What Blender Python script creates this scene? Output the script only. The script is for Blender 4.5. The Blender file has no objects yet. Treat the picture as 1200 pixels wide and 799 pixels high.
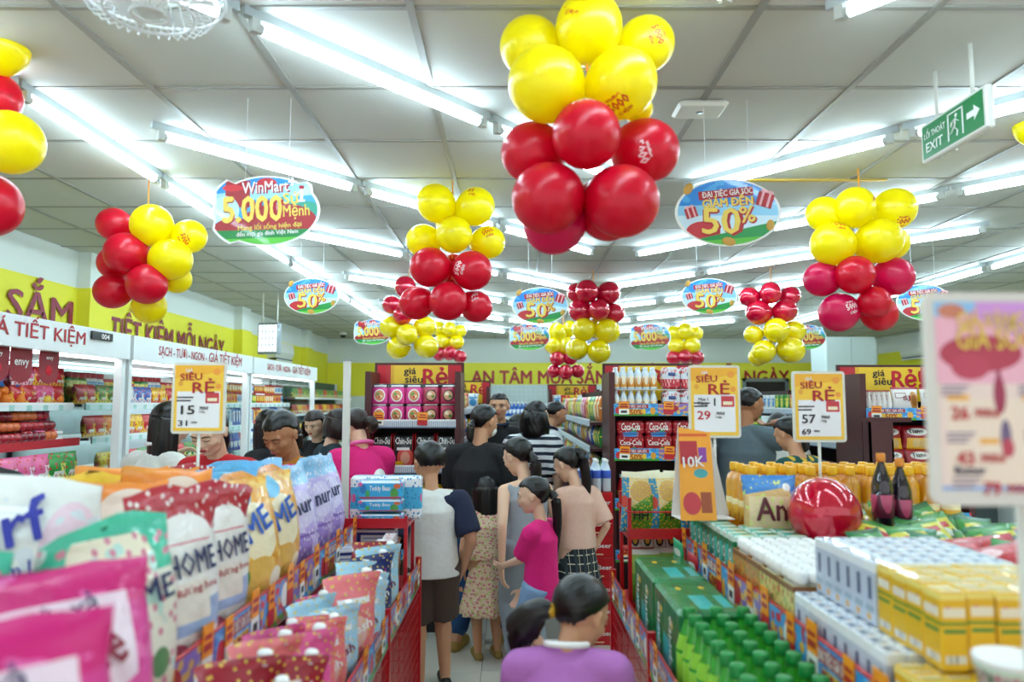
import bpy, bmesh, math, random
from mathutils import Matrix, Vector, Euler

S = bpy.context.scene
COL = S.collection
random.seed(7)
PI = math.pi

# ------------------------------------------------------------------ camera, world, exposure
F_PX, HOR, EYE = 860.0, 472.0, 1.57
PITCH = math.atan((HOR - 399.5) / F_PX)
cam_d = bpy.data.cameras.new('camera')
cam = bpy.data.objects.new('camera', cam_d); COL.objects.link(cam)
cam_d.sensor_width = 36.0
cam_d.lens = 36.0 * F_PX / 1200.0
cam_d.clip_start = 0.05; cam_d.clip_end = 100
cam.location = (0, 0, EYE)
cam.rotation_euler = (PI / 2 + PITCH, 0, 0)
cam_d.dof.use_dof = True
cam_d.dof.focus_distance = 4.6
cam_d.dof.aperture_fstop = 1.8
S.camera = cam

w = bpy.data.worlds.new('rear_fill'); S.world = w; w.use_nodes = True  # uniform white world, added as fill through the open end behind the camera
w.node_tree.nodes['Background'].inputs[0].default_value = (0.93, 0.97, 1.0, 1)
w.node_tree.nodes['Background'].inputs[1].default_value = 0.6
S.view_settings.view_transform = 'Standard'; S.view_settings.look = 'None'
S.view_settings.gamma = 1.0; S.view_settings.use_curve_mapping = False
S.view_settings.exposure = 1.0
TUBE_STRENGTH = 20.0
try:
    S.cycles.max_bounces = 7; S.cycles.diffuse_bounces = 4; S.cycles.glossy_bounces = 3
    S.cycles.transmission_bounces = 4; S.cycles.transparent_max_bounces = 8
    S.cycles.caustics_reflective = False; S.cycles.caustics_refractive = False
    S.cycles.sample_clamp_indirect = 6.0
except Exception: pass

def at(px, py, d):                       # point at depth d (metres in front of the lens) behind a pixel of the photograph
    dx = (px - 600) / F_PX; dy = (399.5 - py) / F_PX
    y = math.cos(PITCH) - dy * math.sin(PITCH); z = math.sin(PITCH) + dy * math.cos(PITCH)
    return Vector((dx * d / y, d, EYE + z * d / y))

# ------------------------------------------------------------------ materials
M = {}
def rgb(h):
    h = h.lstrip('#'); v = [int(h[i:i + 2], 16) / 255 for i in (0, 2, 4)]
    return tuple(c / 12.92 if c <= 0.04045 else ((c + 0.055) / 1.055) ** 2.4 for c in v) + (1,)
def _new(name):
    m = bpy.data.materials.new(name); m.use_nodes = True
    nt = m.node_tree; return m, nt, nt.nodes['Principled BSDF']
def mat(name, col, rough=.5, metal=0, emit=0, noise=0, nscale=20, bump=0, coat=0, alpha=1, trans=0, stretch=None, spec=None):
    if name in M: return M[name]
    m, nt, b = _new(name); c = rgb(col)
    b.inputs['Base Color'].default_value = c; b.inputs['Roughness'].default_value = rough
    b.inputs['Metallic'].default_value = metal; b.inputs['Coat Weight'].default_value = coat
    b.inputs['Transmission Weight'].default_value = trans; b.inputs['Alpha'].default_value = alpha
    if spec is not None: b.inputs['Specular IOR Level'].default_value = spec
    if emit:
        b.inputs['Emission Color'].default_value = c; b.inputs['Emission Strength'].default_value = emit
    if noise or bump:
        tc = nt.nodes.new('ShaderNodeTexCoord'); mp = nt.nodes.new('ShaderNodeMapping')
        nt.links.new(tc.outputs['Object'], mp.inputs[0])
        if stretch: mp.inputs['Scale'].default_value = stretch
        n = nt.nodes.new('ShaderNodeTexNoise'); n.inputs['Scale'].default_value = nscale; n.inputs['Detail'].default_value = 3
        nt.links.new(mp.outputs[0], n.inputs['Vector'])
        if noise:
            r = nt.nodes.new('ShaderNodeMix'); r.data_type = 'RGBA'
            r.inputs[6].default_value = tuple(max(0, x * (1 - noise)) for x in c[:3]) + (1,)
            r.inputs[7].default_value = tuple(min(1, x * (1 + noise)) for x in c[:3]) + (1,)
            nt.links.new(n.outputs[0], r.inputs[0]); nt.links.new(r.outputs[2], b.inputs['Base Color'])
        if bump:
            bp = nt.nodes.new('ShaderNodeBump'); bp.inputs['Strength'].default_value = bump; bp.inputs['Distance'].default_value = .01
            nt.links.new(n.outputs[0], bp.inputs['Height']); nt.links.new(bp.outputs[0], b.inputs['Normal'])
    M[name] = m; return m

def pmat(name, base, layers, rough=.35, coat=.3, bump=0, metal=0, gen=False):
    """printed surface: flat shapes in the piece's own 0..1 face coordinates"""
    if name in M: return M[name]
    m, nt, b = _new(name); N = nt.nodes; L = nt.links
    b.inputs['Roughness'].default_value = rough; b.inputs['Coat Weight'].default_value = coat; b.inputs['Metallic'].default_value = metal
    uv = N.new('ShaderNodeUVMap'); uv.uv_map = 'UVMap'
    if gen:
        tc_ = N.new('ShaderNodeTexCoord'); s0 = N.new('ShaderNodeSeparateXYZ'); L.new(tc_.outputs['Generated'], s0.inputs[0]); cb = N.new('ShaderNodeCombineXYZ')
        L.new(s0.outputs[0], cb.inputs[0]); L.new(s0.outputs[2], cb.inputs[1]); uv = cb
    sp = N.new('ShaderNodeSeparateXYZ'); L.new(uv.outputs[0], sp.inputs[0])
    fine = 1.8 if name.startswith(('bag_', 'spout', 'tissue', 'pack_')) else 1
    def math_(op, *a):
        n = N.new('ShaderNodeMath'); n.operation = op
        for i, v in enumerate(a):
            if hasattr(v, 'links'): L.new(v, n.inputs[i])
            else: n.inputs[i].default_value = v
        return n.outputs[0]
    u, v = sp.outputs[0], sp.outputs[1]
    cur = None; base = rgb(base)
    for ly in layers:
        k = ly[0]; col = rgb(ly[-1])
        if k == 'rect':
            _, x0, y0, x1, y1, _c = ly
            f = math_('MULTIPLY', math_('COMPARE', u, (x0 + x1) / 2, abs(x1 - x0) / 2), math_('COMPARE', v, (y0 + y1) / 2, abs(y1 - y0) / 2))
        elif k == 'ell':
            _, cx, cy, rx, ry, _c = ly
            a = math_('POWER', math_('DIVIDE', math_('SUBTRACT', u, cx), rx), 2.0); c2 = math_('POWER', math_('DIVIDE', math_('SUBTRACT', v, cy), ry), 2.0)
            f = math_('LESS_THAN', math_('ADD', a, c2), 1.0)
        elif k == 'slope':      # v > a + b*u
            _, a, bb, sgn, _c = ly
            f = math_('GREATER_THAN' if sgn > 0 else 'LESS_THAN', v, math_('ADD', math_('MULTIPLY', u, bb), a))
        elif k == 'stripe':     # axis, count, duty
            _, ax, n, duty, _c = ly
            f = math_('LESS_THAN', math_('FRACT', math_('MULTIPLY', u if ax == 0 else v, float(n))), duty)
        elif k in ('noise', 'dots'):
            _, sc, thr, _c = ly
            mp = N.new('ShaderNodeMapping'); L.new(uv.outputs[0], mp.inputs[0])
            mp.inputs['Scale'].default_value = tuple(q * fine for q in (sc if isinstance(sc, tuple) else (sc, sc, 1)))
            if k == 'noise':
                t = N.new('ShaderNodeTexNoise'); t.inputs['Scale'].default_value = 1; t.inputs['Detail'].default_value = 1
                L.new(mp.outputs[0], t.inputs['Vector']); f = math_('GREATER_THAN', t.outputs[0], thr)
            else:
                t = N.new('ShaderNodeTexVoronoi'); t.voronoi_dimensions = '2D'; t.inputs['Scale'].default_value = 1
                L.new(mp.outputs[0], t.inputs['Vector']); f = math_('LESS_THAN', t.outputs[0], thr)
        mx = N.new('ShaderNodeMix'); mx.data_type = 'RGBA'
        L.new(f, mx.inputs[0])
        if cur is None: mx.inputs[6].default_value = base
        else: L.new(cur, mx.inputs[6])
        mx.inputs[7].default_value = col; cur = mx.outputs[2]
    if cur is None: b.inputs['Base Color'].default_value = base
    else: L.new(cur, b.inputs['Base Color'])
    if bump:
        tc = N.new('ShaderNodeTexCoord'); n = N.new('ShaderNodeTexNoise'); n.inputs['Scale'].default_value = 18
        L.new(tc.outputs['Object'], n.inputs['Vector'])
        bp = N.new('ShaderNodeBump'); bp.inputs['Strength'].default_value = bump; bp.inputs['Distance'].default_value = .02
        L.new(n.outputs[0], bp.inputs['Height']); L.new(bp.outputs[0], b.inputs['Normal'])
    M[name] = m; return m

# ------------------------------------------------------------------ text outlines
_txt = {}
def _bar_positions(s):          # cross strokes of the letters D/d with stroke, drawn as separate small bars
    out = []
    for i, ch in enumerate(s):
        if ch in '\u0110\u0111':
            b = 'D' if ch == '\u0110' else 'd'
            pre = s[:i].replace('\u0110', 'D').replace('\u0111', 'd')
            w1 = _raw_w(pre + b); w0 = _raw_w(b); out.append((w1 - w0, w0, ch == '\u0110'))
    return out
_rw = {}
def _raw_w(s):
    if s not in _rw: _rw[s] = text_data(s)[2]
    return _rw[s]
def text_data(s, bold=.02, res=2, sub=0):
    k = (s, bold, res, sub)
    if k in _txt: return _txt[k]
    c = bpy.data.curves.new('outline', 'FONT'); c.body = s.replace('\u0110', 'D').replace('\u0111', 'd'); c.resolution_u = res; c.offset = bold
    c.align_x = 'CENTER'
    o = bpy.data.objects.new('outline', c)
    me = bpy.data.meshes.new_from_object(o)
    if sub:
        bm = bmesh.new(); bm.from_mesh(me); bmesh.ops.triangulate(bm, faces=bm.faces[:])
        bmesh.ops.subdivide_edges(bm, edges=bm.edges[:], cuts=sub, use_grid_fill=True); bm.to_mesh(me); bm.free()
    vs = [v.co.copy() for v in me.vertices]; fs = [tuple(p.vertices) for p in me.polygons]
    bpy.data.objects.remove(o); bpy.data.curves.remove(c); bpy.data.meshes.remove(me)
    xs = [v.x for v in vs] or [0, 1]; wd = max(xs) - min(xs)
    m0 = min(xs)
    for (x, w_, up) in _bar_positions(s):
        a, b, y0, y1 = (m0 + x - .07, m0 + x + .26, .32, .40) if up else (m0 + x + w_ * .45, m0 + x + w_ + .07, .56, .63)
        n = len(vs); vs += [Vector((a, y0, .0001)), Vector((b, y0, .0001)), Vector((b, y1, .0001)), Vector((a, y1, .0001))]; fs.append((n, n + 1, n + 2, n + 3))
    _txt[k] = (vs, fs, wd, m0); return _txt[k]

# ------------------------------------------------------------------ geometry builder
class G:
    def __init__(s): s.v = []; s.f = []; s.m = []; s.sm = []
    def add(s, vs, fs, mi=0, smooth=False, mx=None):
        n = len(s.v)
        s.v += [tuple(mx @ Vector(v)) if mx else tuple(v) for v in vs]
        for i, f in enumerate(fs):
            s.f.append(tuple(n + k for k in f)); s.m.append(mi[i] if isinstance(mi, list) else mi); s.sm.append(smooth)
        return s
    def merge(s, g, mx=None, off=0):
        n = len(s.v)
        s.v += [tuple(mx @ Vector(v)) if mx else v for v in g.v]
        s.f += [tuple(n + k for k in f) for f in g.f]; s.m += [a + off for a in g.m]; s.sm += g.sm
        return s
    def box(s, x0, x1, y0, y1, z0, z1, mi=0, mx=None):
        vs = [(x, y, z) for z in (z0, z1) for y in (y0, y1) for x in (x0, x1)]
        return s.add(vs, [(0, 2, 3, 1), (4, 5, 7, 6), (0, 1, 5, 4), (2, 6, 7, 3), (0, 4, 6, 2), (1, 3, 7, 5)], mi, False, mx)
    def cbox(s, x0, x1, y0, y1, z0, z1, c=.004, mi=0, mx=None):      # box with chamfered vertical and top edges
        r = []
        for z, k in ((z0, 0), (z0 + c, c), (z1 - c, c), (z1, 0)):
            i = c if k == 0 else 0
            q = []
            for (x, y) in ((x0, y0), (x1, y0), (x1, y1), (x0, y1)):
                sx = 1 if x == x0 else -1; sy = 1 if y == y0 else -1
                q.append((x + sx * i, y + sy * i))
            cc = c
            p = [(q[0][0] + cc, q[0][1]), (q[1][0] - cc, q[1][1]), (q[1][0], q[1][1] + cc), (q[2][0], q[2][1] - cc), (q[2][0] - cc, q[2][1]), (q[3][0] + cc, q[3][1]), (q[3][0], q[3][1] - cc), (q[0][0], q[0][1] + cc)]
            r.append([(a, b, z) for a, b in p])
        vs = sum(r, []); fs = [tuple(range(7, -1, -1)), tuple(range(24, 32))]
        for k in range(3):
            for i in range(8):
                j = (i + 1) % 8; fs.append((k * 8 + i, k * 8 + j, k * 8 + 8 + j, k * 8 + 8 + i))
        return s.add(vs, fs, mi, False, mx)
    def lathe(s, prof, n=16, c=(0, 0, 0), mi=0, smooth=True, mx=None, cap=True):
        vs = []; fs = []; ms = []
        for r, z in prof:
            for i in range(n):
                a = 2 * PI * i / n; vs.append((c[0] + r * math.cos(a), c[1] + r * math.sin(a), c[2] + z))
        for k in range(len(prof) - 1):
            for i in range(n):
                j = (i + 1) % n; fs.append((k * n + i, k * n + j, (k + 1) * n + j, (k + 1) * n + i)); ms.append(mi[k] if isinstance(mi, (list, tuple)) else mi)
        if cap:
            fs.append(tuple(range(n - 1, -1, -1))); ms.append(mi[0] if isinstance(mi, (list, tuple)) else mi)
            fs.append(tuple(range((len(prof) - 1) * n, len(prof) * n))); ms.append(mi[-1] if isinstance(mi, (list, tuple)) else mi)
        return s.add(vs, fs, ms, smooth, mx)
    def tube(s, pts, r, n=8, mi=0, mx=None, smooth=True, flat=1.0):
        pts = [Vector(p) for p in pts]; vs = []; fs = []
        for i, p in enumerate(pts):
            d = (pts[min(i + 1, len(pts) - 1)] - pts[max(i - 1, 0)]).normalized()
            up = Vector((0, 0, 1)) if abs(d.z) < .95 else Vector((0, 1, 0))
            a = d.cross(up).normalized(); b = a.cross(d).normalized()
            rr = r[i] if isinstance(r, (list, tuple)) else r
            for k in range(n):
                t = 2 * PI * k / n; vs.append(p + a * math.cos(t) * rr + b * math.sin(t) * rr * flat)
        for i in range(len(pts) - 1):
            for k in range(n):
                j = (k + 1) % n; fs.append((i * n + k, i * n + j, (i + 1) * n + j, (i + 1) * n + k))
        fs.append(tuple(range(n - 1, -1, -1))); fs.append(tuple(range((len(pts) - 1) * n, len(pts) * n)))
        return s.add(vs, fs, mi, smooth, mx)
    def ball(s, c, r, nu=16, nv=10, mi=0, mx=None, fn=None):
        if not isinstance(r, (tuple, list)): r = (r, r, r)
        vs = []; fs = []
        for j in range(nv + 1):
            ph = -PI / 2 + PI * j / nv
            if j in (0, nv): ph *= .9999
            for i in range(nu):
                th = 2 * PI * i / nu; d = Vector((math.cos(ph) * math.cos(th), math.cos(ph) * math.sin(th), math.sin(ph)))
                k = fn(d) if fn else 1
                vs.append((c[0] + d.x * r[0] * k, c[1] + d.y * r[1] * k, c[2] + d.z * r[2] * k))
        for j in range(nv):
            for i in range(nu):
                k = (i + 1) % nu; fs.append((j * nu + i, j * nu + k, (j + 1) * nu + k, (j + 1) * nu + i))
        fs.append(tuple(range(nu - 1, -1, -1))); fs.append(tuple(range(nv * nu, nv * nu + nu)))
        return s.add(vs, fs, mi, True, mx)
    def capsule(s, a, b, ra, rb, n=12, mx=None):
        a = Vector(a); b = Vector(b); d = (b - a); L_ = d.length or 1e-4; d = d / L_
        up = Vector((0, 0, 1)) if abs(d.z) < .95 else Vector((0, 1, 0))
        x = d.cross(up).normalized(); y = x.cross(d).normalized(); vs = []; fs = []; rings = []
        for t in (-1, -.8, -.45, 0): rings.append((a + d * ra * t, ra * math.sqrt(max(0, 1 - t * t)) + 1e-5))
        for t in (0, .45, .8, 1): rings.append((b + d * rb * t, rb * math.sqrt(max(0, 1 - t * t)) + 1e-5))
        for p, r in rings:
            for k in range(n):
                q = 2 * PI * k / n; vs.append(p + x * math.cos(q) * r + y * math.sin(q) * r)
        for i in range(len(rings) - 1):
            for k in range(n):
                j = (k + 1) % n; fs.append((i * n + k, i * n + j, (i + 1) * n + j, (i + 1) * n + k))
        fs.append(tuple(range(n - 1, -1, -1))); fs.append(tuple(range((len(rings) - 1) * n, len(rings) * n)))
        return s.add(vs, fs, 0, True, mx)
    def loft(s, rings, n=20, mi=0, mx=None, smooth=True):    # rings: (center, rx, ry[, tilt about x])
        vs = []; fs = []
        for rg in rings:
            c = Vector(rg[0]); rx, ry = rg[1], rg[2]; t = rg[3] if len(rg) > 3 else 0
            for k in range(n):
                q = 2 * PI * k / n; x = math.cos(q) * rx; y = math.sin(q) * ry
                vs.append((c.x + x, c.y + y * math.cos(t), c.z + y * math.sin(t)))
        for i in range(len(rings) - 1):
            for k in range(n):
                j = (k + 1) % n; fs.append((i * n + k, i * n + j, (i + 1) * n + j, (i + 1) * n + k))
        fs.append(tuple(range(n - 1, -1, -1))); fs.append(tuple(range((len(rings) - 1) * n, len(rings) * n)))
        return s.add(vs, fs, mi, smooth, mx)
    def prism(s, poly, y0, y1, mi=0, mf=None, mx=None):       # poly in x,z ; front is y0
        n = len(poly); vs = [(x, y0, z) for x, z in poly] + [(x, y1, z) for x, z in poly]
        fs = [tuple(range(n)), tuple(range(2 * n - 1, n - 1, -1))] + [(i, i + n, (i + 1) % n + n, (i + 1) % n) for i in range(n)]
        ms = [mi if mf is None else mf, mi] + [mi] * n
        return s.add(vs, fs, ms, False, mx)
    def text(s, t, h, loc, mi=0, rz=0, bold=.02, width=None, align='c', tilt=0, warp=None, sub=0, rx=PI / 2, res=2):
        vs, fs, wd, mn = text_data(t, 0, res, sub)
        k = h / .7; nc = len(vs)
        if bold: vs = [Vector((v.x + dx, v.y + dy, 0)) for dx, dy in ((-bold, 0), (bold, 0), (0, bold * .7), (0, -bold * .7)) for v in vs]; fs = [tuple(i + q * nc for i in f) for q in range(4) for f in fs]
        kx = k if width is None else width / wd
        ox = 0 if align == 'c' else (-mn * kx if align == 'l' else -(mn + wd) * kx)
        mx = Matrix.Translation(loc) @ Matrix.Rotation(rz, 4, 'Z') @ Matrix.Rotation(rx, 4, 'X') @ Matrix.Rotation(tilt, 4, 'Z')
        q = [(v.x * kx + ox, v.y * k, (i // nc) * .00025) for i, v in enumerate(vs)]
        if warp: q = [warp(p[0], p[1], 0) for p in q]; q = [(p[0], p[1] - (i // nc) * .00025, p[2]) for i, p in enumerate(q)]; mx = None
        return s.add(q, fs, mi, False, mx)
    def build(s, name, mats, parent=None, planar=None, loc=None):
        me = bpy.data.meshes.new(name); me.from_pydata(s.v, [], s.f)
        for m in (mats if isinstance(mats, (list, tuple)) else [mats]): me.materials.append(m)
        me.polygons.foreach_set('material_index', s.m); me.polygons.foreach_set('use_smooth', s.sm)
        uvneeded = True
        if uvneeded and s.v:
            xs = [v[0] for v in s.v]; ys = [v[1] for v in s.v]; zs = [v[2] for v in s.v]
            x0, y0, z0 = min(xs), min(ys), min(zs); dx = max(max(xs) - x0, 1e-6); dy = max(max(ys) - y0, 1e-6); dz = max(max(zs) - z0, 1e-6)
            uvl = me.uv_layers.new(name='UVMap'); buf = []
            for p in me.polygons:
                n = p.normal; ax = 1
                if planar is None:
                    a = (abs(n.x), abs(n.y), abs(n.z)); ax = a.index(max(a))
                else: ax = planar
                for vi in p.vertices:
                    v = s.v[vi]; X = (v[0] - x0) / dx; Y = (v[1] - y0) / dy; Z = (v[2] - z0) / dz
                    buf += (X, Z) if ax == 1 else ((Y, Z) if ax == 0 else (X, Y))
            uvl.data.foreach_set('uv', buf)
        me.update()
        o = bpy.data.objects.new(name, me); COL.objects.link(o)
        if parent: o.parent = parent
        if loc: o.location = loc
        return o

def tag(o, label=None, cat=None, group=None, kind=None):
    if label: o['label'] = label
    if cat: o['category'] = cat
    if group: o['group'] = group
    if kind: o['kind'] = kind
    return o
def thing(name, label, cat, loc=(0, 0, 0), rz=0, group=None):
    o = bpy.data.objects.new(name, None); COL.objects.link(o); o.empty_display_size = .05
    o.location = loc; o.rotation_euler = (0, 0, rz)
    return tag(o, label, cat, group)
def dup(root, loc, rz=None, label=None, group=None, scale=None, rot=None):
    def cp(o, parent):
        c = o.copy(); COL.objects.link(c)
        if parent: c.parent = parent
        for ch in kids.get(o.name, ()): cp(ch, c)
        return c
    kids = {}
    def walk(o):
        kids[o.name] = list(o.children)
        for ch in o.children: walk(ch)
    if root.name not in _kc:
        walk(root); _kc[root.name] = dict(kids)
    kids = _kc[root.name]
    r = cp(root, None); r.location = loc
    if rz is not None: r.rotation_euler = (0, 0, rz)
    if rot is not None: r.rotation_euler = rot
    if scale is not None: r.scale = scale if isinstance(scale, (tuple, list)) else (scale,) * 3
    if label: r['label'] = label
    if group: r['group'] = group
    return r
_kc = {}
class Pool:                                # the first placement uses the prototype itself, later ones are copies
    def __init__(s, proto): s.p = proto; s.used = False
    def put(s, loc, rz=0, label=None, group=None, scale=None, rot=None):
        if label: label = ' '.join(label.split()[:16])
        if not s.used:
            s.used = True
            if s.p.name not in _kc: 
                def walk(o, k):
                    k[o.name] = list(o.children)
                    for ch in o.children: walk(ch, k)
                k = {}; walk(s.p, k); _kc[s.p.name] = k
            o = s.p; o.location = loc; o.rotation_euler = rot if rot is not None else (0, 0, rz)
            if scale is not None: o.scale = scale if isinstance(scale, (tuple, list)) else (scale,) * 3
            if label: o['label'] = label
            if group: o['group'] = group
            return o
        return dup(s.p, loc, rz if rot is None else None, label, group, scale if scale is not None else 1.0, rot)
def struct(name, g, m, parent=None, planar=None):
    o = g.build(name, m, parent, planar)
    if parent is None: o['kind'] = 'structure'
    return o
ORD = ['first', 'second', 'third', 'fourth', 'fifth', 'sixth', 'seventh', 'eighth', 'ninth', 'tenth', 'eleventh', 'twelfth', 'thirteenth', 'fourteenth', 'fifteenth', 'sixteenth', 'seventeenth', 'eighteenth', 'nineteenth', 'twentieth'] + ['%d%s' % (n, {1: 'st', 2: 'nd', 3: 'rd'}.get(n % 10, 'th')) for n in range(21, 90)]
def Z(a): return Matrix.Rotation(a, 4, 'Z')
def T(x, y=0, z=0): return Matrix.Translation((x, y, z))
# ------------------------------------------------------------------ shared plain materials
m_tile = mat('ceiling_tile', '#bfbfb6', .85, noise=.04, nscale=3)
m_bar = mat('ceiling_bar', '#918f86', .5)
m_floor = mat('floor_tile', '#e8e8da', .08, noise=.05, nscale=2, coat=.5)
m_grout = mat('grout', '#8b8a80', .8)
m_wall = mat('wall_paint', '#dfe4dc', .8)
m_lime = mat('lime_paint', '#ebe238', .6)
m_white = mat('white_metal', '#e6eaea', .35)
m_offw = mat('off_white_plastic', '#dcdcd2', .4)
m_grey = mat('grey_metal', '#8e9698', .35, metal=.4)
m_red = mat('red_steel', '#c0111f', .3, coat=.3)
m_brown = mat('brown_steel', '#4b1a1c', .4)
m_black = mat('black_plastic', '#101114', .4)
m_dred = mat('print_red', '#b01a26', .45)
m_pred = mat('print_purple_red', '#8e1733', .45)
m_wht = mat('print_white', '#f5f5f2', .5)
m_blk = mat('print_black', '#17181c', .5)
m_yel = mat('print_yellow', '#fbd61e', .5)
m_org = mat('print_orange', '#f79a12', .5)
m_gold = mat('print_gold', '#f0d35a', .4)
m_blue = mat('print_blue', '#1a55b8', .5)
m_navy = mat('print_navy', '#1c2458', .5)
m_grn = mat('print_green', '#128a3c', .5)
m_glass = mat('clear_glass', '#f2fbf8', .03, trans=1.0, spec=.5)
m_tube = mat('tube_light', '#d3efff', .4, emit=TUBE_STRENGTH)
m_led = mat('case_light', '#f4fbff', .4, emit=3.5)

CZ = 2.97; XL, XR, YB, YF = -4.04, 8.0, 16.0, -1.2
# ------------------------------------------------------------------ floor, ceiling
g = G().box(XL, XR, YF, YB, -.1, -.003); floor = struct('floor', g, m_grout)
proto = None; stuff = G(); P6 = .6
for i in range(-7, 14):
    for j in range(-2, 27):
        x = i * P6 - .18; y = j * P6 + .25
        if x < XL or x + P6 > XR or y + P6 > YB: continue
        if -1.9 < x < 1.0 and 1.0 < y < 15:
            if proto is None:
                o = G().cbox(.0015, P6 - .0015, .0015, P6 - .0015, -.003, 0, .001).build('tile', m_floor, floor); proto = o
            else: o = proto.copy(); COL.objects.link(o)
            o.location = (x, y, 0)
        else: stuff.box(x + .0015, x + P6 - .0015, y + .0015, y + P6 - .0015, -.003, 0)
so = stuff.build('tile_field', m_floor, floor); so['kind'] = 'stuff'

ceil = struct('ceiling', G().box(XL, XR, YF, YB, CZ + .02, CZ + .12), m_tile)
CX, CY = .622, .665; proto = None; stuff = G(); cells = []
for i in range(-6, 14):
    for j in range(-6, 21):
        x = -.36 + i * CX; y = 2.50 + j * CY
        x0, x1, y0, y1 = max(x, XL), min(x + CX, XR), max(y, YF), min(y + CY, YB)
        if x1 - x0 < .05 or y1 - y0 < .05: continue
        vis = y1 > 2.2 and abs(x0 + CX / 2) < y1 * .72 + .5
        cells.append((y0 + (0 if vis else 100), x0, x1, y0, y1))
cells.sort(); b_ = .012
for n, (k, x0, x1, y0, y1) in enumerate(cells):
    full = x1 - x0 > CX - .01 and y1 - y0 > CY - .01
    if n < 298 and full:
        if proto is None:
            o = G().cbox(b_, CX - b_, b_, CY - b_, 0, .015, .003).build('ceiling_tile', m_tile, ceil); proto = o
        else: o = proto.copy(); COL.objects.link(o)
        o.location = (x0, y0, CZ)
    else: stuff.box(x0 + b_, x1 - b_, y0 + b_, y1 - b_, CZ, CZ + .015)
so = stuff.build('tile_field', m_tile, ceil); so['kind'] = 'stuff'
for i in range(-5, 14):
    x = -.36 + i * CX; G().box(x - .014, x + .014, YF, YB, CZ - .007, CZ + .02).build('grid_bar', m_bar, ceil)
for j in range(-5, 21):
    y = 2.50 + j * CY; G().box(XL, XR, y - .012, y + .012, CZ - .004, CZ + .02).build('grid_bar', m_bar, ceil)
# yellow strip added along the underside of one grid bar
G().box(1.26, 2.35, 4.49, 4.53, CZ - .012, CZ - .004).build('yellow_strip', mat('yellow_strip', '#c9a72c', .5), ceil)['label'] = 'yellow strip along a grid bar'

# ------------------------------------------------------------------ walls
def wall_x(name, x, sgn, bands):
    o = struct(name, G().box(min(x, x + sgn * .15), max(x, x + sgn * .15), YF, YB, 0, CZ + .02), m_wall)
    for (z0, z1) in bands:
        e = G().box(min(x, x - sgn * .012), max(x, x - sgn * .012), YF, YB, z0, z1).build('lime_band', m_lime, o)
        e['label'] = 'lime yellow painted band'
    return o
wl = wall_x('wall_left', XL, -1, [(1.95, 2.63)])
wr = wall_x('wall_right', XR, 1, [(1.4, 2.63)])
wb = struct('wall_back', G().box(XL, XR, YB, YB + .15, 0, CZ + .02), m_wall)
G().box(XL + .02, XR - .02, YB - .02, YB, 1.72, 2.44).build('lime_band', mat('yellow_band', '#f3e83c', .6), wb)['label'] = 'yellow band with slogan'
G().text('AN TÂM MUA SẮM  -  TIẾT KIỆM MỖI NGÀY', .28, (-.88, YB - .03, 1.99), align='l', bold=.03, width=.88 * .4 * text_data('AN TÂM MUA SẮM  -  TIẾT KIỆM MỖI NGÀY', 0, 2, 0)[2]).build('slogan', m_dred, wb)['label'] = 'dark red slogan lettering'
for y in (6.75, 10.6, 14.0):                   # shallow pilasters on the left wall
    p = struct('trim_%d' % (1 + [6.75, 10.6, 14.0].index(y)), G().box(XL, XL + .12, y, y + .35, 0, CZ), m_wall)
    G().box(XL, XL + .135, y - .012, y + .362, 1.95, 2.63).build('lime_band', m_lime, p)
for k, y in enumerate((13.3,)):
    p = struct('trim_%d' % (4 + k), G().box(XR - .25, XR, y, y + .4, 0, CZ), m_wall)
    G().box(XR - .265, XR, y - .012, y + .412, 1.4, 2.63).build('lime_band', m_lime, p)
# slogan on the left wall, raised letters
G().text('MUA SẮM', .24, (XL + .03, 6.65, 2.25), rz=PI / 2, bold=.02, align='r', width=2.0).build('slogan', m_pred, wl)['label'] = 'purple red raised slogan lettering'
G().text('TIẾT KIỆM MỖI NGÀY', .235, (XL + .03, 7.3, 2.2), rz=PI / 2, bold=.02, align='l', width=2.9).build('slogan', m_pred, wl)['label'] = 'purple red raised slogan lettering, second line'
# serving hatch / opening in the back wall on the right
wn = struct('window_1', G().box(5.05, 5.95, YB - .04, YB - .02, 1.35, 2.05), mat('hatch_dark', '#2b221c', .7))
for a in ((5.0, 5.07, 1.3, 2.1), (5.93, 6.0, 1.3, 2.1), (5.0, 6.0, 2.03, 2.1), (5.0, 6.0, 1.3, 1.37)):
    G().box(a[0], a[1], YB - .08, YB - .02, a[2], a[3]).build('window_frame', m_grey, wn)
G().box(6.0, 6.8, YB - .3, YB - .27, 1.32, 2.08, mx=None).build('shutter', mat('pale_shutter', '#b9d0c4', .5), wn)
# white wire grid in front of the back wall
t = thing('wire_grid_display', 'white wire grid standing against the back wall above water bottles', 'display grid', (.2, 15.6, 0))
gg = G()
for i in range(37): gg.box(-1.8 + i * .1 - .004, -1.8 + i * .1 + .004, -.004, .004, 1.0, 1.98)
gg.build('upright_wires', m_white, t)['kind'] = 'stuff'; gg = G()
for i in range(10): gg.box(-1.8, 1.8, .004, .012, 1.05 + i * .1 - .004, 1.05 + i * .1 + .004)
gg.build('cross_wires', m_white, t); G().box(-1.85, 1.85, .02, .03, .05, 1.95).build('back_panel', mat('pale_panel', '#cfdcd8', .6), t)
for s in (-1.8, 1.8): G().box(s - .02, s + .02, -.3, .3, 0, .04).box(s - .02, s + .02, -.02, .02, 0, 1.98).build('foot', m_white, t)

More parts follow.
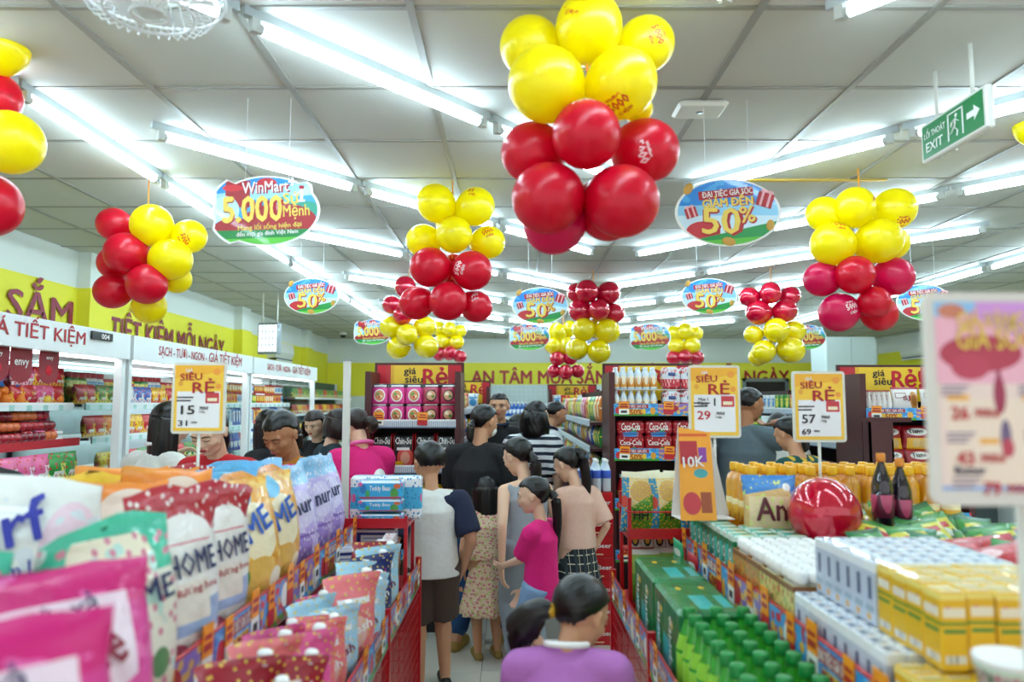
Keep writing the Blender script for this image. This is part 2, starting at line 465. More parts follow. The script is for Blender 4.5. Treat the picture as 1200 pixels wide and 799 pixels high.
# ------------------------------------------------------------------ tube lights
tp = thing('tube_light', '', 'ceiling light')
L_ = 1.22
G().box(-L_ / 2 - .03, L_ / 2 + .03, -.013, .013, .05, .085).build('batten', mat('batten_grey', '#a9b2b4', .4), tp)
G().tube([(-L_ / 2 + .045, 0, .02), (L_ / 2 - .045, 0, .02)], .019, 10).build('tube', m_tube, tp)['label'] = 'glowing white tube'
for s in (-1, 1):
    e = G().box(s * L_ / 2 - s * .03 if s > 0 else -L_ / 2, L_ / 2 if s > 0 else -L_ / 2 + .03, -.016, .016, .0, .05)
    e.tube([(s * (L_ / 2 - .075), 0, .02), (s * (L_ / 2 - .03), 0, .02)], .019, 10); e.build('end_cap', mat('socket_grey', '#b8bcb8', .5), tp)
tubes = Pool(tp)
TZ = CZ - .085
def arm(x0, y0, dx, dy, n, desc, gap=.08, off=.08):
    a = math.atan2(dy, dx); u = (math.cos(a), math.sin(a))
    for k in range(n):
        c = off + L_ / 2 + k * (L_ + gap)
        tubes.put((x0 + u[0] * c, y0 + u[1] * c, TZ), a, 'white tube light under ceiling, %s tube of the %s' % (ORD[k], desc), 'fluorescent tube lights under the ceiling')
for k, y0 in enumerate((-.62, 1.46, 3.52, 5.6, 7.68, 9.75, 11.8)):
    arm(-1.83, y0, .653, .758, 3, '%s left slanting line from the front' % ORD[k])
for k, y0 in enumerate((2.5, 4.6, 6.6, 8.5, 10.6, 12.7, 14.8)):
    arm(1.07, y0, .66, -.74, 3, '%s right slanting line from the front' % ORD[k])
arm(-2.14, .51, 0, 1, 9, 'row along left chillers', .08, 0); arm(4.75, 2.0, 0, 1, 9, 'row along the right side')

# ------------------------------------------------------------------ things on and under the ceiling
t = thing('access_point', 'white rounded square wireless device fixed under the ceiling beside the big balloons', 'wireless device', (.885, 3.36, CZ))
G().cbox(-.115, .115, -.09, .09, -.035, -.006, .012).build('housing', m_offw, t)
G().lathe([(.018, -.0365), (.018, -.035)], 14).build('sensor', m_grey, t); G().box(-.05, .05, -.04, .04, -.006, 0).build('mount', m_offw, t)

t = thing('exit_sign', 'green and white exit sign with arrow and running figure hanging from two rods', 'exit sign', (1.79, 2.88, 2.68), PI / 2 * 3)
# local: x runs along the sign (towards the camera), face is -y
G().cbox(-.22, .22, -.016, .016, -.085, .085, .006).build('casing', m_offw, t)
fc = G().box(-.203, .203, -.0185, -.0165, -.07, .07).build('face_panel', mat('exit_green', '#0c6b35', .35, emit=.25), t)
lt = G().text('LỐI THOÁT', .026, (-.112, -.0195, .012), bold=.02, width=.15).text('EXIT', .04, (-.118, -.0195, -.048), bold=.02, width=.12)
lt.prism([(.105, .012), (.15, .012), (.15, .03), (.185, 0), (.15, -.03), (.15, -.012), (.105, -.012)], -.02, -.019)
fr = -.02
for b in ((-.02, -.012, -.055, .055), (.075, .083, -.055, .055), (-.02, .083, .05, .056)): lt.box(b[0], b[1], fr, fr + .001, b[2], b[3])
lt.ball((.038, fr, .034), (.009, .001, .009), 10, 6)
for a, b in (((.034, .024), (.026, -.01)), ((.026, -.01), (.045, -.028)), ((.045, -.028), (.04, -.05)), ((.026, -.01), (.008, -.03)), ((.008, -.03), (-.006, -.03)), ((.034, .02), (.055, .006)), ((.034, .02), (.012, .012)), ((.012, .012), (.006, -.004))):
    lt.tube([(a[0], fr, a[1]), (b[0], fr, b[1])], .0055, 6, flat=.2)
lt.build('lettering', m_wht, fc)
for s in (-.12, .12): G().tube([(s, 0, .085), (s, 0, CZ - 2.68)], .008, 8).build('rod', m_offw, t)
G().ball((.0, 0, -.092), .006).ball((-.1, 0, -.092), .005).build('indicator_lamp', m_offw, t)

t = thing('light_box', 'grey hanging light box with a lattice front above the left chillers', 'light box', (-3.1, 9.35, 2.39), -.15)
G().cbox(-.14, .14, -.05, .05, -.2, .2, .01).build('casing', m_grey, t)
gl = G().box(-.12, .12, -.056, -.05, -.17, .17).build('diffuser', mat('lamp_face', '#dfeaf4', .3, emit=.8), t)
l2 = G()
for i in range(1, 4): l2.box(-.12, .12, -.06, -.056, -.17 + i * .085 - .004, -.17 + i * .085 + .004)
for i in range(1, 5): l2.box(-.12 + i * .048 - .003, -.12 + i * .048 + .003, -.06, -.056, -.17, .17)
l2.build('lattice', m_grey, gl)
for s in (-.1, .1): G().tube([(s, 0, .2), (s, 0, CZ - 2.39)], .01, 8).build('rod', m_offw, t)
def ac(loc, rz, lab):
    t = thing('air_conditioner', lab, 'air conditioner', loc, rz)
    G().loft([((-.45, 0, 0), .15, .14)], 4) if 0 else None
    G().prism([(0, 0), (.14, .02), (.19, .12), (.17, .28), (0, .3)], -.45, .45, mx=Z(-PI / 2)).build('housing', m_offw, t)
    G().box(-.4, .4, .0, .0, 0, 0) if 0 else None
    G().box(-.42, .42, -.17, -.03, -.006, .014).build('outlet', m_black, t); G().box(-.42, .42, -.175, -.15, -.03, -.004).build('louvre', m_white, t)
    return t
ac((XL + .0, 12.5, 2.3), PI / 2, 'white wall air conditioner high on the left wall behind the light box')
ac((XR - .0, 14.3, 2.45), -PI / 2, 'white wall air conditioner high on the right wall above large price board')
# dome camera at the back
t = thing('dome_camera', 'small dark dome camera under the ceiling at the back left corner', 'camera', (at(402, 397, 14.5).x, 14.5, CZ - .06)); G().lathe([(.07, 0), (.07, .04), (.05, .06)], 14).build('base', m_offw, t); G().ball((0, 0, 0), .06).build('dome', m_black, t)
# caged ceiling fan at the upper left
t = thing('caged_fan', 'round wire caged fan fixed under ceiling beside the front tube lights', 'fan', (-1.03, 2.0, 2.73), .3)
gc = G(); R_ = .2
for k in range(36):
    a = 2 * PI * k / 36; gc.tube([(R_ * .25 * math.cos(a), R_ * .25 * math.sin(a), -.06), (R_ * .8 * math.cos(a), R_ * .8 * math.sin(a), -.055), (R_ * math.cos(a), R_ * math.sin(a), 0), (R_ * .8 * math.cos(a), R_ * .8 * math.sin(a), .055)], .0018, 4)
gc.build('cage_wires', m_white, t)['kind'] = 'stuff'
for r, z in ((.25, -.062), (.6, -.058), (1, 0), (.8, .055)): G().tube([(R_ * r * math.cos(2 * PI * k / 40), R_ * r * math.sin(2 * PI * k / 40), z) for k in range(41)], .004, 6).build('cage_ring', m_white, t)
G().lathe([(.045, -.055), (.05, 0), (.05, .08), (.03, .24)], 16).build('motor', m_offw, t)
for k in range(3):
    G().box(.04, .17, -.05, .05, -.004, .0, mx=Z(k * 2.094) @ Matrix.Rotation(.35, 4, 'X')).build('blade', m_offw, t)

# ------------------------------------------------------------------ hanging cut-out signs
def outline(pts, c=1.0, cx=0, cz=0): return [((x - cx) * c + cx, (z - cz) * c + cz) for x, z in pts]
def sign_A():
    t = thing('hanging_sign', '', 'hanging sign')
    pts = []
    for k in range(48):
        a = 2 * PI * k / 48; x = .235 * math.cos(a); z = .155 * math.sin(a)
        if 2.25 < a < 2.8: x -= .012; z += .03
        if 3.5 < a < 4.1: x -= .015; z -= .022
        if .55 < a < .85: x += .01; z += .02
        pts.append((x, z))
    G().prism(outline(pts, 1.05), -.002, .004).build('board', m_wht, t)
    pr = pmat('sign_mission', '#1d8fe0', [('slope', .75, .2, -1, '#9fd6f3'), ('slope', .62, .12, -1, '#3aa4e6'), ('ell', .72, .62, .1, .12, '#2fae9a'), ('ell', .9, .52, .12, .12, '#2f9f86'),
        ('rect', .1, .55, .34, .95, '#a81620'), ('ell', .17, .84, .1, .05, '#d5202c'), ('ell', .5, .9, .1, .09, '#c81f2a'), ('ell', .1, .5, .14, .22, '#bfe6f7'), ('ell', .64, .34, .36, .27, '#b01a24'), ('ell', .2, .25, .2, .14, '#a81620'), ('ell', .13, .1, .12, .09, '#d5202c'),
        ('slope', .2, .03, -1, '#0f8a3f'), ('slope', .07, .05, -1, '#5cc63a')])
    f = G().prism(pts, -.004, -.002).build('print', pr, t, planar=1)
    y = -.0055
    lt = G().text('WinMart', .052, (-.005, y, .085), 0, bold=.02, tilt=.06, width=.21).text('+', .05, (.118, y, .108), 0, bold=.045)
    lt.text('5.000', .115, (-.06, y, -.048), 1, bold=.045, width=.27, tilt=.04)
    lt.text('Sứ', .05, (.115, y, .032), 1, bold=.02, tilt=.06).text('Mệnh', .052, (.14, y, -.025), 1, bold=.02, tilt=.06, width=.12)
    lt.text('Mang lối sống hiện đại', .022, (.02, y, -.083), 1, bold=.02, tilt=.07, width=.29).text('đến mọi gia đình Việt Nam', .019, (.01, y, -.112), 0, bold=.02, tilt=.06, width=.28)
    lt.box(.155, .168, y, y + .001, .045, .1).box(.145, .178, y, y + .001, .04, .05).box(.15, .172, y - .001, y, .1, .115, 2)
    lt.build('lettering', [m_wht, m_gold, m_dred], f)
    ln = G().text('WinMart', .052, (.001, y + .0004, .08), 0, bold=.02, tilt=.06, width=.215).text('5.000', .115, (-.055, y + .0004, -.053), 0, bold=.04, width=.28, tilt=.04)
    ln.build('letter_shadow', m_dred, f)
    return t
def sign_B():
    t = thing('hanging_sign', '', 'hanging sign')
    pts = [(.23 * math.cos(2 * PI * k / 48), .15 * math.sin(2 * PI * k / 48)) for k in range(48)]
    G().prism(outline(pts, 1.05), -.002, .004).build('board', m_wht, t)
    pr = pmat('sign_discount', '#1b86dc', [('noise', 4, .56, '#46a7e8'), ('slope', .6, .05, -1, '#8fd0f2'), ('slope', .45, 0, -1, '#cfeaf8'), ('ell', .25, .2, .17, .16, '#c9303a'), ('slope', .02, .35, -1, '#159444'), ('slope', .03, .12, -1, '#5cbf3a')])
    f = G().prism(pts, -.004, -.002).build('print', pr, t, planar=1)
    y = -.0058
    lt = G().box(-.125, .125, y + .0004, y + .0012, .068, .108, 2, mx=Matrix.Rotation(-.1, 4, 'Y'))
    lt.text('ĐẠI TIỆC GIÁ SỐC', .026, (.0, y - .001, .078), 0, bold=.02, tilt=.1, width=.23)
    lt.text('GIẢM ĐẾN', .036, (.0, y, .03), 1, bold=.045, tilt=.08, width=.23).text('50', .12, (-.035, y, -.098), 1, bold=.02, width=.17).text('%', .075, (.09, y, -.045), 1, bold=.02, tilt=.1)
    lt.text('50', .12, (-.028, y + .0006, -.104), 2, bold=.04, width=.185).text('%', .075, (.096, y + .0006, -.051), 2, bold=.04, tilt=.1).text('GIẢM ĐẾN', .036, (.004, y + .0006, .026), 2, bold=.02, tilt=.08, width=.235)
    lt.build('lettering', [m_wht, m_gold, m_dred], f)
    for (x, z, r, a) in ((.17, .06, .036, .3), (-.17, -.0, .026, -.3)):
        gb = G(); mx = Matrix.Translation((x, 0, z)) @ Matrix.Rotation(a, 4, 'Y')
        gb.box(-r, r, -.009, -.004, -r, r * .8, 0, mx).box(-r * .15 - r * .45, -r * .45 + r * .15, -.0095, -.0088, -r, r * .8, 1, mx).box(r * .3, r * .6, -.0095, -.0088, -r, r * .8, 1, mx)
        gb.ball((-.4 * r, -.006, r), (r * .45, .003, r * .25), 8, 6, 1, mx).ball((.4 * r, -.006, r), (r * .45, .003, r * .25), 8, 6, 1, mx)
        gb.build('gift_box', [m_dred, mat('ribbon_pink', '#f0b8bd', .5)], t)
    for (x, z, rx, rz_, a) in ((-.18, .11, .02, .03, .5), (.19, -.06, .018, .026, .2), (0, -.135, .032, .02, .2)):
        G().ball((0, 0, 0), (rx, .004, rz_), 14, 8, 0, Matrix.Translation((x, -.005, z)) @ Matrix.Rotation(a, 4, 'Y')).build('nut', mat('nut_gold', '#c99a3e', .4), t)
    return t
pA, pB = Pool(sign_A()), Pool(sign_B())
LA = 'oval hanging sign with red ribbon and gold 5.000, '; LB = 'oval hanging sign with 50% over blue sky, '
for px, py, d, l in ((312, 247, 3.28, 'large one near the left'), (437, 389, 9.3, 'behind middle balloons, left of them'), (620.5, 395, 8.8, 'just below the middle 50% sign'), (762, 395, 8.8, 'between the rear middle balloons'), (946, 395, 9.4, 'half hidden behind right rear balloons')):
    sg = pA.put(at(px, py, d), random.uniform(-.05, .05), LA + l, 'hanging signs with 5.000')
    for q in (-.1, .1): G().tube([(q, 0, .13), (q, 0, CZ - sg.location.z)], .0012, 4).build('line', m_white, sg)
for px, py, d, l in ((853, 249, 3.3, 'large one right of biggest balloons'), (365, 347, 6.3, 'left, below the front 5.000 sign'), (633, 358, 6.2, 'in the middle of the shop'), (831, 347, 6.3, 'right, beside rear balloon column'), (1083, 354, 6.3, 'farthest right, above large price board')):
    sg = pB.put(at(px, py, d), random.uniform(-.05, .05), LB + l, 'hanging signs with 50%')
    for q in (-.1, .1): G().tube([(q, 0, .13), (q, 0, CZ - sg.location.z)], .0012, 4).build('line', m_white, sg)

# ------------------------------------------------------------------ balloons
def latex(name, c, tr=.25):
    m = mat(name, c, .3, coat=.1); nt = m.node_tree; b = nt.nodes['Principled BSDF']; out = [n for n in nt.nodes if n.type == 'OUTPUT_MATERIAL'][0]
    t_ = nt.nodes.new('ShaderNodeBsdfTranslucent'); t_.inputs[0].default_value = rgb(c); mx = nt.nodes.new('ShaderNodeMixShader'); mx.inputs[0].default_value = tr
    nt.links.new(b.outputs[0], mx.inputs[1]); nt.links.new(t_.outputs[0], mx.inputs[2]); nt.links.new(mx.outputs[0], out.inputs[0]); return m
m_by = latex('yellow_latex', '#fdee00', .35); m_br = latex('red_latex', '#e0082f', .3); m_bm = latex('magenta_latex', '#e00a55', .3)
m_cy = mat('shiny_yellow_latex', '#f2d800', .08, coat=1); m_cr = mat('shiny_red_latex', '#c80530', .06, coat=1, metal=.15)
def balloon_mesh():
    def fn(d): return 1 + .10 * max(0, -d.z) ** 3
    g = G().ball((0, 0, 0), (1, 1, 1.04), 32, 20, 0, None, fn); g.lathe([(.10, -1.12), (.03, -1.16), (.035, -1.2), (.07, -1.235)], 10, mi=0); return g
def warp_print(r, az, el):
    R = Matrix.Rotation(az, 3, 'Z') @ Matrix.Rotation(el, 3, 'X')
    def f(x, y, z):
        a, b = x / r, y / r
        v = Vector((math.sin(a) * math.cos(b), -math.cos(a) * math.cos(b), math.sin(b))) * r * 1.008
        return tuple(R @ v)
    return f
_bm = {}
def balloon(parent, c, r, col, knot_dir, pr=None):
    key = col.name
    if key not in _bm:
        o = balloon_mesh().build('balloon', col, parent); _bm[key] = o
    else: o = _bm[key].copy(); COL.objects.link(o); o.parent = parent
    o.location = c; o.scale = (r, r, r); q = Vector(knot_dir); q = q if q.length > .001 else Vector((0, 0, -1))
    o.rotation_mode = 'QUATERNION'; o.rotation_quaternion = (-q).to_track_quat('Z', 'Y')
    if pr:
        az, el, tl = pr; g = G()
        ct, st = math.cos(tl), math.sin(tl)
        def W(x, y, z): return warp_print(1, az, el)(x * ct - y * st, x * st + y * ct, 0)
        for s, h, wd, yy in (('WinMart', .1, .5, .22), ('5000', .3, .72, -.12), ('SỨ MỆNH', .13, .5, -.36)):
            vs, fs, w_, mn = text_data(s, .03, 1, 1); kx = wd / w_; kz = h / .7
            g.add([W(v.x * kx, v.y * kz + yy, 0) for v in vs], fs)
        p = g.build('balloon_print', mat('balloon_ink_red', '#c8351a', .4) if 'yellow' in col.name else mat('balloon_ink_white', '#f3d3d3', .4), parent)
        p.location = c; p.scale = (r, r, r)
    return o
def bunch(label, d, items, top=None, tail=None):
    """items: px, py, r_px, colour, depth offset in radii, print"""
    xs = [i[0] for i in items]; ys = [i[1] for i in items]
    c = at(sum(xs) / len(xs), sum(ys) / len(ys), d); t = thing('balloon_bunch', label, 'balloons', c, 0, 'balloon bunches hanging from the ceiling')
    tier = {}
    for it in items: tier.setdefault(it[3][1:] if len(it[3]) > 1 else it[3], []).append(it)
    for it in items:
        px, py, rp, col = it[:4]; dy = it[4] if len(it) > 4 else 0; r = rp * d / F_PX
        p = at(px, py, d) ; k = (d + dy * r) / d
        p = at(px, py, d + dy * r); r *= k
        mtl = {'y': m_by, 'r': m_br, 'm': m_bm, 'Y': m_cy, 'R': m_cr}[col]
        cc = p - c; balloon(t, cc, r * .985, mtl, Vector((-cc.x, .05 - cc.y, -.25 * cc.z)), it[5] if len(it) > 5 else None)
    z1 = CZ - c.z
    G().tube([(0, 0, -.15), (.005, 0, z1 / 2), (0, 0, z1)], .004, 6).build('string', m_org, t)
    if tail:
        e = at(tail[0], tail[1], d) - c; G().tube([(0, 0, -.2), (e.x * .6, 0, e.z * .6), (e.x, 0, e.z)], .003, 6).build('tail_string', m_dred, t)
    return t
P0 = (0, 0, 0)
bunch('largest bunch of yellow and red balloons hanging nearest in the middle', 2.42, [
    (622, 55, 37, 'y', .9), (757, 52, 34, 'y', .9, (.25, .1, -1.1)), (690, 32, 41, 'y', -.2, (-.55, -.35, -.25)), (748, 128, 17, 'y', 1.2), (638, 130, 15, 'y', 1.4),
    (640, 99, 46, 'y', -.5), (728, 98, 43, 'y', -.5, (-.3, 1.0, .6)),
    (624, 179, 37, 'r', .7), (757, 177, 39, 'r', .6, (-.35, .35, -1.3)), (687, 158, 42, 'r', -.9, (-.2, -.75, -.1)),
    (650, 262, 37, 'm', .8), (712, 246, 37, 'r', .8), (642, 232, 43, 'r', -.5), (729, 236, 44, 'r', -.5)])
bunch('bunch of yellow over red balloons left of the largest bunch', 4.5, [
    (511, 238, 23, 'y', -.2, (-.2, -.8, 0)), (557, 242, 23, 'y', -.2, (0, -.7, -.3)), (530, 262, 20, 'y', 1), (496, 282, 20, 'y', .6), (572, 284, 20, 'y', .7, (0, -.5, .5)), (532, 275, 22, 'y', -.9, (-.8, -.9, -.6)),
    (504, 313, 24, 'r', -.5), (553, 317, 24, 'r', -.5, (-.7, 0, 1.2)), (530, 315, 18, 'r', 1), (488, 355, 20, 'r', .3), (558, 359, 19, 'r', .4, (-.2, -.6, .6)), (525, 353, 23, 'r', -.8)], tail=None)
bunch('bunch of red over yellow balloons behind the middle left bunch', 7.6, [
    (475, 336, 13, 'R', 0), (459, 357, 11, 'R', 0), (472, 369, 12, 'R', -.6), (498, 350, 11, 'R', .5), (458, 383, 13, 'Y', 0), (498, 383, 13, 'Y', .2), (467, 407, 14, 'Y', 0), (500, 406, 14, 'Y', 0), (477, 392, 13, 'Y', -.9)])
bunch('small far bunch of yellow over red balloons behind noodle stand', 10, [
    (514, 385, 9, 'Y', .4), (527, 386, 9, 'Y', -.3), (539, 388, 8, 'Y', .3), (518, 400, 9, 'Y', 0), (535, 401, 9, 'Y', 0), (515, 415, 8, 'R', 0), (527, 414, 9, 'R', -.6), (539, 418, 8, 'R', 0)])
bunch('far bunch of yellow over red balloons in front of the back slogan', 10.6, [
    (653, 389, 11, 'Y', 0), (668, 385, 10, 'Y', .4), (648, 405, 10, 'Y', -.2), (663, 405, 11, 'Y', 0), (653, 420, 9, 'R', -.4), (668, 419, 9, 'R', 0), (649, 435, 8, 'R', 0), (663, 436, 9, 'R', -.6), (677, 435, 8, 'R', 0)])
bunch('bunch of shiny red over yellow balloons hanging in the middle aisle', 7.7, [
    (676, 343, 12, 'R', .3), (713, 343, 14, 'R', 0), (688, 341, 14, 'R', -.7), (720, 367, 12, 'R', .3), (680, 364, 14, 'R', 0), (702, 363, 13, 'R', -.8), (699, 385, 12, 'Y', .8), (684, 386, 14, 'Y', -.4), (712, 388, 15, 'Y', -.1), (676, 409, 13, 'Y', -.2), (702, 412, 14, 'Y', -.4)])
bunch('far bunch of yellow over red balloons above the juice shelf', 10.6, [
    (790, 390, 9, 'Y', 0), (803, 388, 10, 'Y', -.3), (815, 391, 9, 'Y', .2), (793, 405, 10, 'Y', 0), (811, 405, 10, 'Y', -.2), (790, 419, 9, 'R', 0), (803, 418, 9, 'R', -.6), (816, 419, 9, 'R', 0)])
bunch('bunch of shiny red over yellow balloons before the white cabinet', 7.5, [
    (878, 348, 12, 'R', .2), (926, 347, 12, 'R', .2), (903, 343, 13, 'R', -.6), (889, 366, 15, 'R', 0), (920, 364, 14, 'R', -.1), (883, 392, 11, 'Y', .5), (931, 388, 13, 'Y', .4), (910, 387, 15, 'Y', -.7), (888, 418, 11, 'Y', .3), (895, 412, 14, 'Y', -.2), (927, 410, 16, 'Y', -.1)])
bunch('right bunch of yellow over red balloons below the exit sign', 4.3, [
    (966, 251, 21, 'y', .3), (1048, 245, 25, 'y', .3, (.1, .9, .2)), (1002, 243, 24, 'y', -.5, (.5, -.5, .7)), (1045, 285, 20, 'y', .9), (976, 286, 26, 'y', -.3, (0, -.9, 0)), (1030, 282, 27, 'y', -.3),
    (963, 327, 21, 'm', .2), (1047, 324, 23, 'm', .2), (1002, 322, 23, 'r', -.8), (983, 366, 23, 'm', 0, (.3, -.2, .3)), (1030, 367, 21, 'r', .3), (1025, 354, 19, 'r', -.9)])
bunch('left bunch of mixed red and yellow balloons beside the wall slogan', 4.4, [
    (134, 263, 20, 'r', .4), (222, 277, 20, 'y', .3, (.1, .4, -1.3)), (178, 264, 25, 'y', -.4), (148, 297, 25, 'r', -.6), (135, 308, 20, 'r', .9), (200, 304, 25, 'y', -.5), (207, 327, 17, 'y', .6), (132, 341, 21, 'r', .1), (175, 359, 20, 'y', .3), (172, 333, 24, 'r', -.9)])
bunch('balloon bunch cut off by the left picture edge', 2.8, [
    (2, 57, 31, 'y', 0), (-8, 115, 32, 'r', .6), (12, 167, 38, 'y', -.6, (-.3, 0, -1.5)), (-14, 240, 38, 'r', 0), (-60, 80, 36, 'y', 0), (-62, 160, 38, 'r', 0), (-50, 225, 36, 'y', .5)])
bunch('balloon bunch just showing at the right picture edge behind exit sign', 3.6, [
    (1214, 148, 24, 'y', 0), (1255, 155, 24, 'y', .3), (1235, 185, 24, 'r', .5), (1270, 190, 24, 'r', 0)])
# ================================================================== goods: shapes
def pouch(w, h, t, n=20, nv=10, wr=.006, stand=True, seed=0):
    """bag: standing (gusset at the bottom) or pillow (sealed at both ends); front faces -y, base at z=0"""
    rnd = random.Random(seed); ph = [rnd.uniform(0, 6) for _ in range(4)]
    g = G(); vs = []; fs = []
    def prof(v):
        if stand: return t / 2 * (.75 + .5 * v / .3 if v < .3 else 1.25 * max(0, math.cos((v - .3) / .62 * PI / 2)) ** .75 if v < .92 else 0) * .9
        a = min(max((v - .07) / .86, 0), 1); return t / 2 * math.sin(PI * a) ** .6 if 0 < a < 1 else 0
    def width(v):
        if stand: return w / 2 * (.9 + .1 * min(v / .25, 1) - .05 * math.exp(-((v - .85) / .1) ** 2))
        return w / 2 * (1 - .06 * math.sin(PI * v))
    for i in range(nv + 1):
        v = i / nv; T_ = prof(v) + .0012; W = width(v)
        for k in range(n):
            q = 2 * PI * k / n; c, s_ = math.cos(q), math.sin(q)
            x = W * (abs(c) ** .8) * (1 if c > 0 else -1); y = T_ * (abs(s_) ** .9) * (1 if s_ > 0 else -1)
            a = wr * math.sin(9 * v + ph[0] + 3 * x / w) * math.sin(11 * x / w + ph[1] + 5 * v) * (1 if T_ < .004 else .7)
            tp = max(0, (v - .55) / .45) if stand else 0
            vs.append((x * (1 - .04 * tp * tp), y + a + tp * tp * .03 * math.sin(ph[3] + 3.5 * x / w), h * v + tp * h * (.03 * math.sin(4 * x / w + ph[2]) + .012 * math.sin(13 * x / w + ph[1]) - .02 * (2 * x / w) ** 2)))
    for i in range(nv):
        for k in range(n):
            j = (k + 1) % n; fs.append((i * n + k, i * n + j, (i + 1) * n + j, (i + 1) * n + k))
    fs.append(tuple(range(n - 1, -1, -1))); fs.append(tuple(range(nv * n, nv * n + n)))
    g.add(vs, fs, 0, True)
    g.surf = lambda x, z: -(prof(min(max(z / h, 0), 1)) + .0012) * (max(0, 1 - min(1, abs(x) / width(min(max(z / h, 0), 1))) ** 2.5)) ** .36 - .0035 - wr * .5
    return g
def on_pouch(g, txt, th, cx, cz, width=None, tilt=0, bold=.02):
    def W(x, y, z):
        X = x * math.cos(tilt) - y * math.sin(tilt) + cx; Zz = x * math.sin(tilt) + y * math.cos(tilt) + cz
        return (X, g.surf(X, Zz), Zz)
    return G().text(txt, th, (0, 0, 0), width=width, warp=W, sub=1, bold=bold, res=1)
def bottle_g(r, h, cap_r=None, cap_h=.03, neck=.72, n=14, body=0, label=1, cap=2, lab=(.2, .55)):
    cap_r = cap_r or r * .45; b = h - cap_h
    p = [(r * .85, 0), (r, r * .2), (r, b * lab[0]), (r * 1.02, b * lab[0] + .001), (r * 1.02, b * lab[1]), (r, b * lab[1] + .001), (r, b * neck), (r * .8, b * (neck + .12)), (cap_r * .85, b * .97), (cap_r * .85, b), (cap_r, b + .001), (cap_r, h - .003), (cap_r * .85, h)]
    return G().lathe(p, n, mi=[body, body, body, label, body, body, body, body, body, cap, cap, cap], cap=True)
m_clearp = mat('clear_plastic', '#dfeef5', .08, coat=.5)
m_cardb = mat('cardboard', '#b98a55', .8)

# ================================================================== promotional strips
st_prints = [pmat('strip_discount', '#2a8fd8', [('noise', 7, .55, '#6cc0ee'), ('rect', 0, 0, 1, .18, '#3aa63a'), ('ell', .12, .45, .09, .3, '#d02b32'), ('ell', .88, .4, .06, .28, '#e6a62a'), ('rect', .25, .62, .78, .92, '#b3182a'), ('rect', .3, .15, .72, .55, '#f1c53a')]),
             pmat('strip_fruit', '#3c9fe0', [('rect', 0, 0, 1, .2, '#44a33c'), ('dots', (9, 3, 1), .3, '#d8323a'), ('dots', (5, 2, 1), .22, '#f0b733'), ('ell', .7, .6, .12, .3, '#f5f5f0')]),
             pmat('strip_nuts', '#8c6fc0', [('rect', 0, 0, 1, .3, '#2f9ad8'), ('dots', (8, 4, 1), .35, '#e0b25a'), ('ell', .3, .6, .16, .3, '#b3182a'), ('ell', .8, .4, .1, .4, '#e8e2d0')])]
m_tag = pmat('tag_print', '#f79a10', [('rect', .08, .52, .92, .66, '#b01a20'), ('rect', .12, .72, .88, .82, '#b01a20'), ('rect', .0, 0, 1, .42, '#f3f3ee'), ('rect', .2, .12, .8, .3, '#3a3a3a')], rough=.5)
m_tagr = pmat('tag_print_red', '#f79a10', [('rect', 0, 0, 1, .4, '#c8202c'), ('rect', .1, .55, .9, .65, '#b01a20'), ('rect', .2, .74, .8, .84, '#b01a20')], rough=.5)
m_tagw = pmat('tag_print_white', '#eef0ee', [('rect', .1, .6, .9, .8, '#25466e'), ('rect', .15, .2, .5, .45, '#222222'), ('rect', .6, .2, .85, .45, '#c02a2a')], rough=.5)
_sg = {}
def strip_seg(parent, k, x, y, z, L, h, rz, tilt=.0):
    """one printed strip segment, length L along local x, facing -y"""
    key = (k, round(L, 3), round(h, 3))
    if key not in _sg:
        o = G().box(-L / 2, L / 2, -.0015, .0015, 0, h).build('price_strip', st_prints[k], parent, planar=1); _sg[key] = o
        if k == 0:
            tx = G().text('50%', h * .45, (0, -.003, h * .08), 0, bold=.02).text('ĐẠI TIỆC GIÁ SỐC', h * .2, (0, -.003, h * .68), 1, width=L * .48, bold=.02).build('lettering', [m_dred, m_wht], o)
    else:
        s0 = _sg[key]; o = s0.copy(); COL.objects.link(o); o.parent = parent
        for ch in s0.children:
            c = ch.copy(); COL.objects.link(c); c.parent = o
    o.location = (x, y, z); o.rotation_euler = (tilt, 0, rz); return o
_tg = {}
def tagpart(parent, kind, loc, rz, w=.055, h=.09, tilt=0):
    key = (kind, w, h)
    if key not in _tg: o = G().box(-w / 2, w / 2, -.0015, .001, 0, h).build('price_tag', {'o': m_tag, 'r': m_tagr, 'w': m_tagw}[kind], parent, planar=1); _tg[key] = o
    else: o = _tg[key].copy(); COL.objects.link(o); o.parent = parent
    o.location = loc; o.rotation_euler = (tilt, random.uniform(-.06, .06), rz); return o

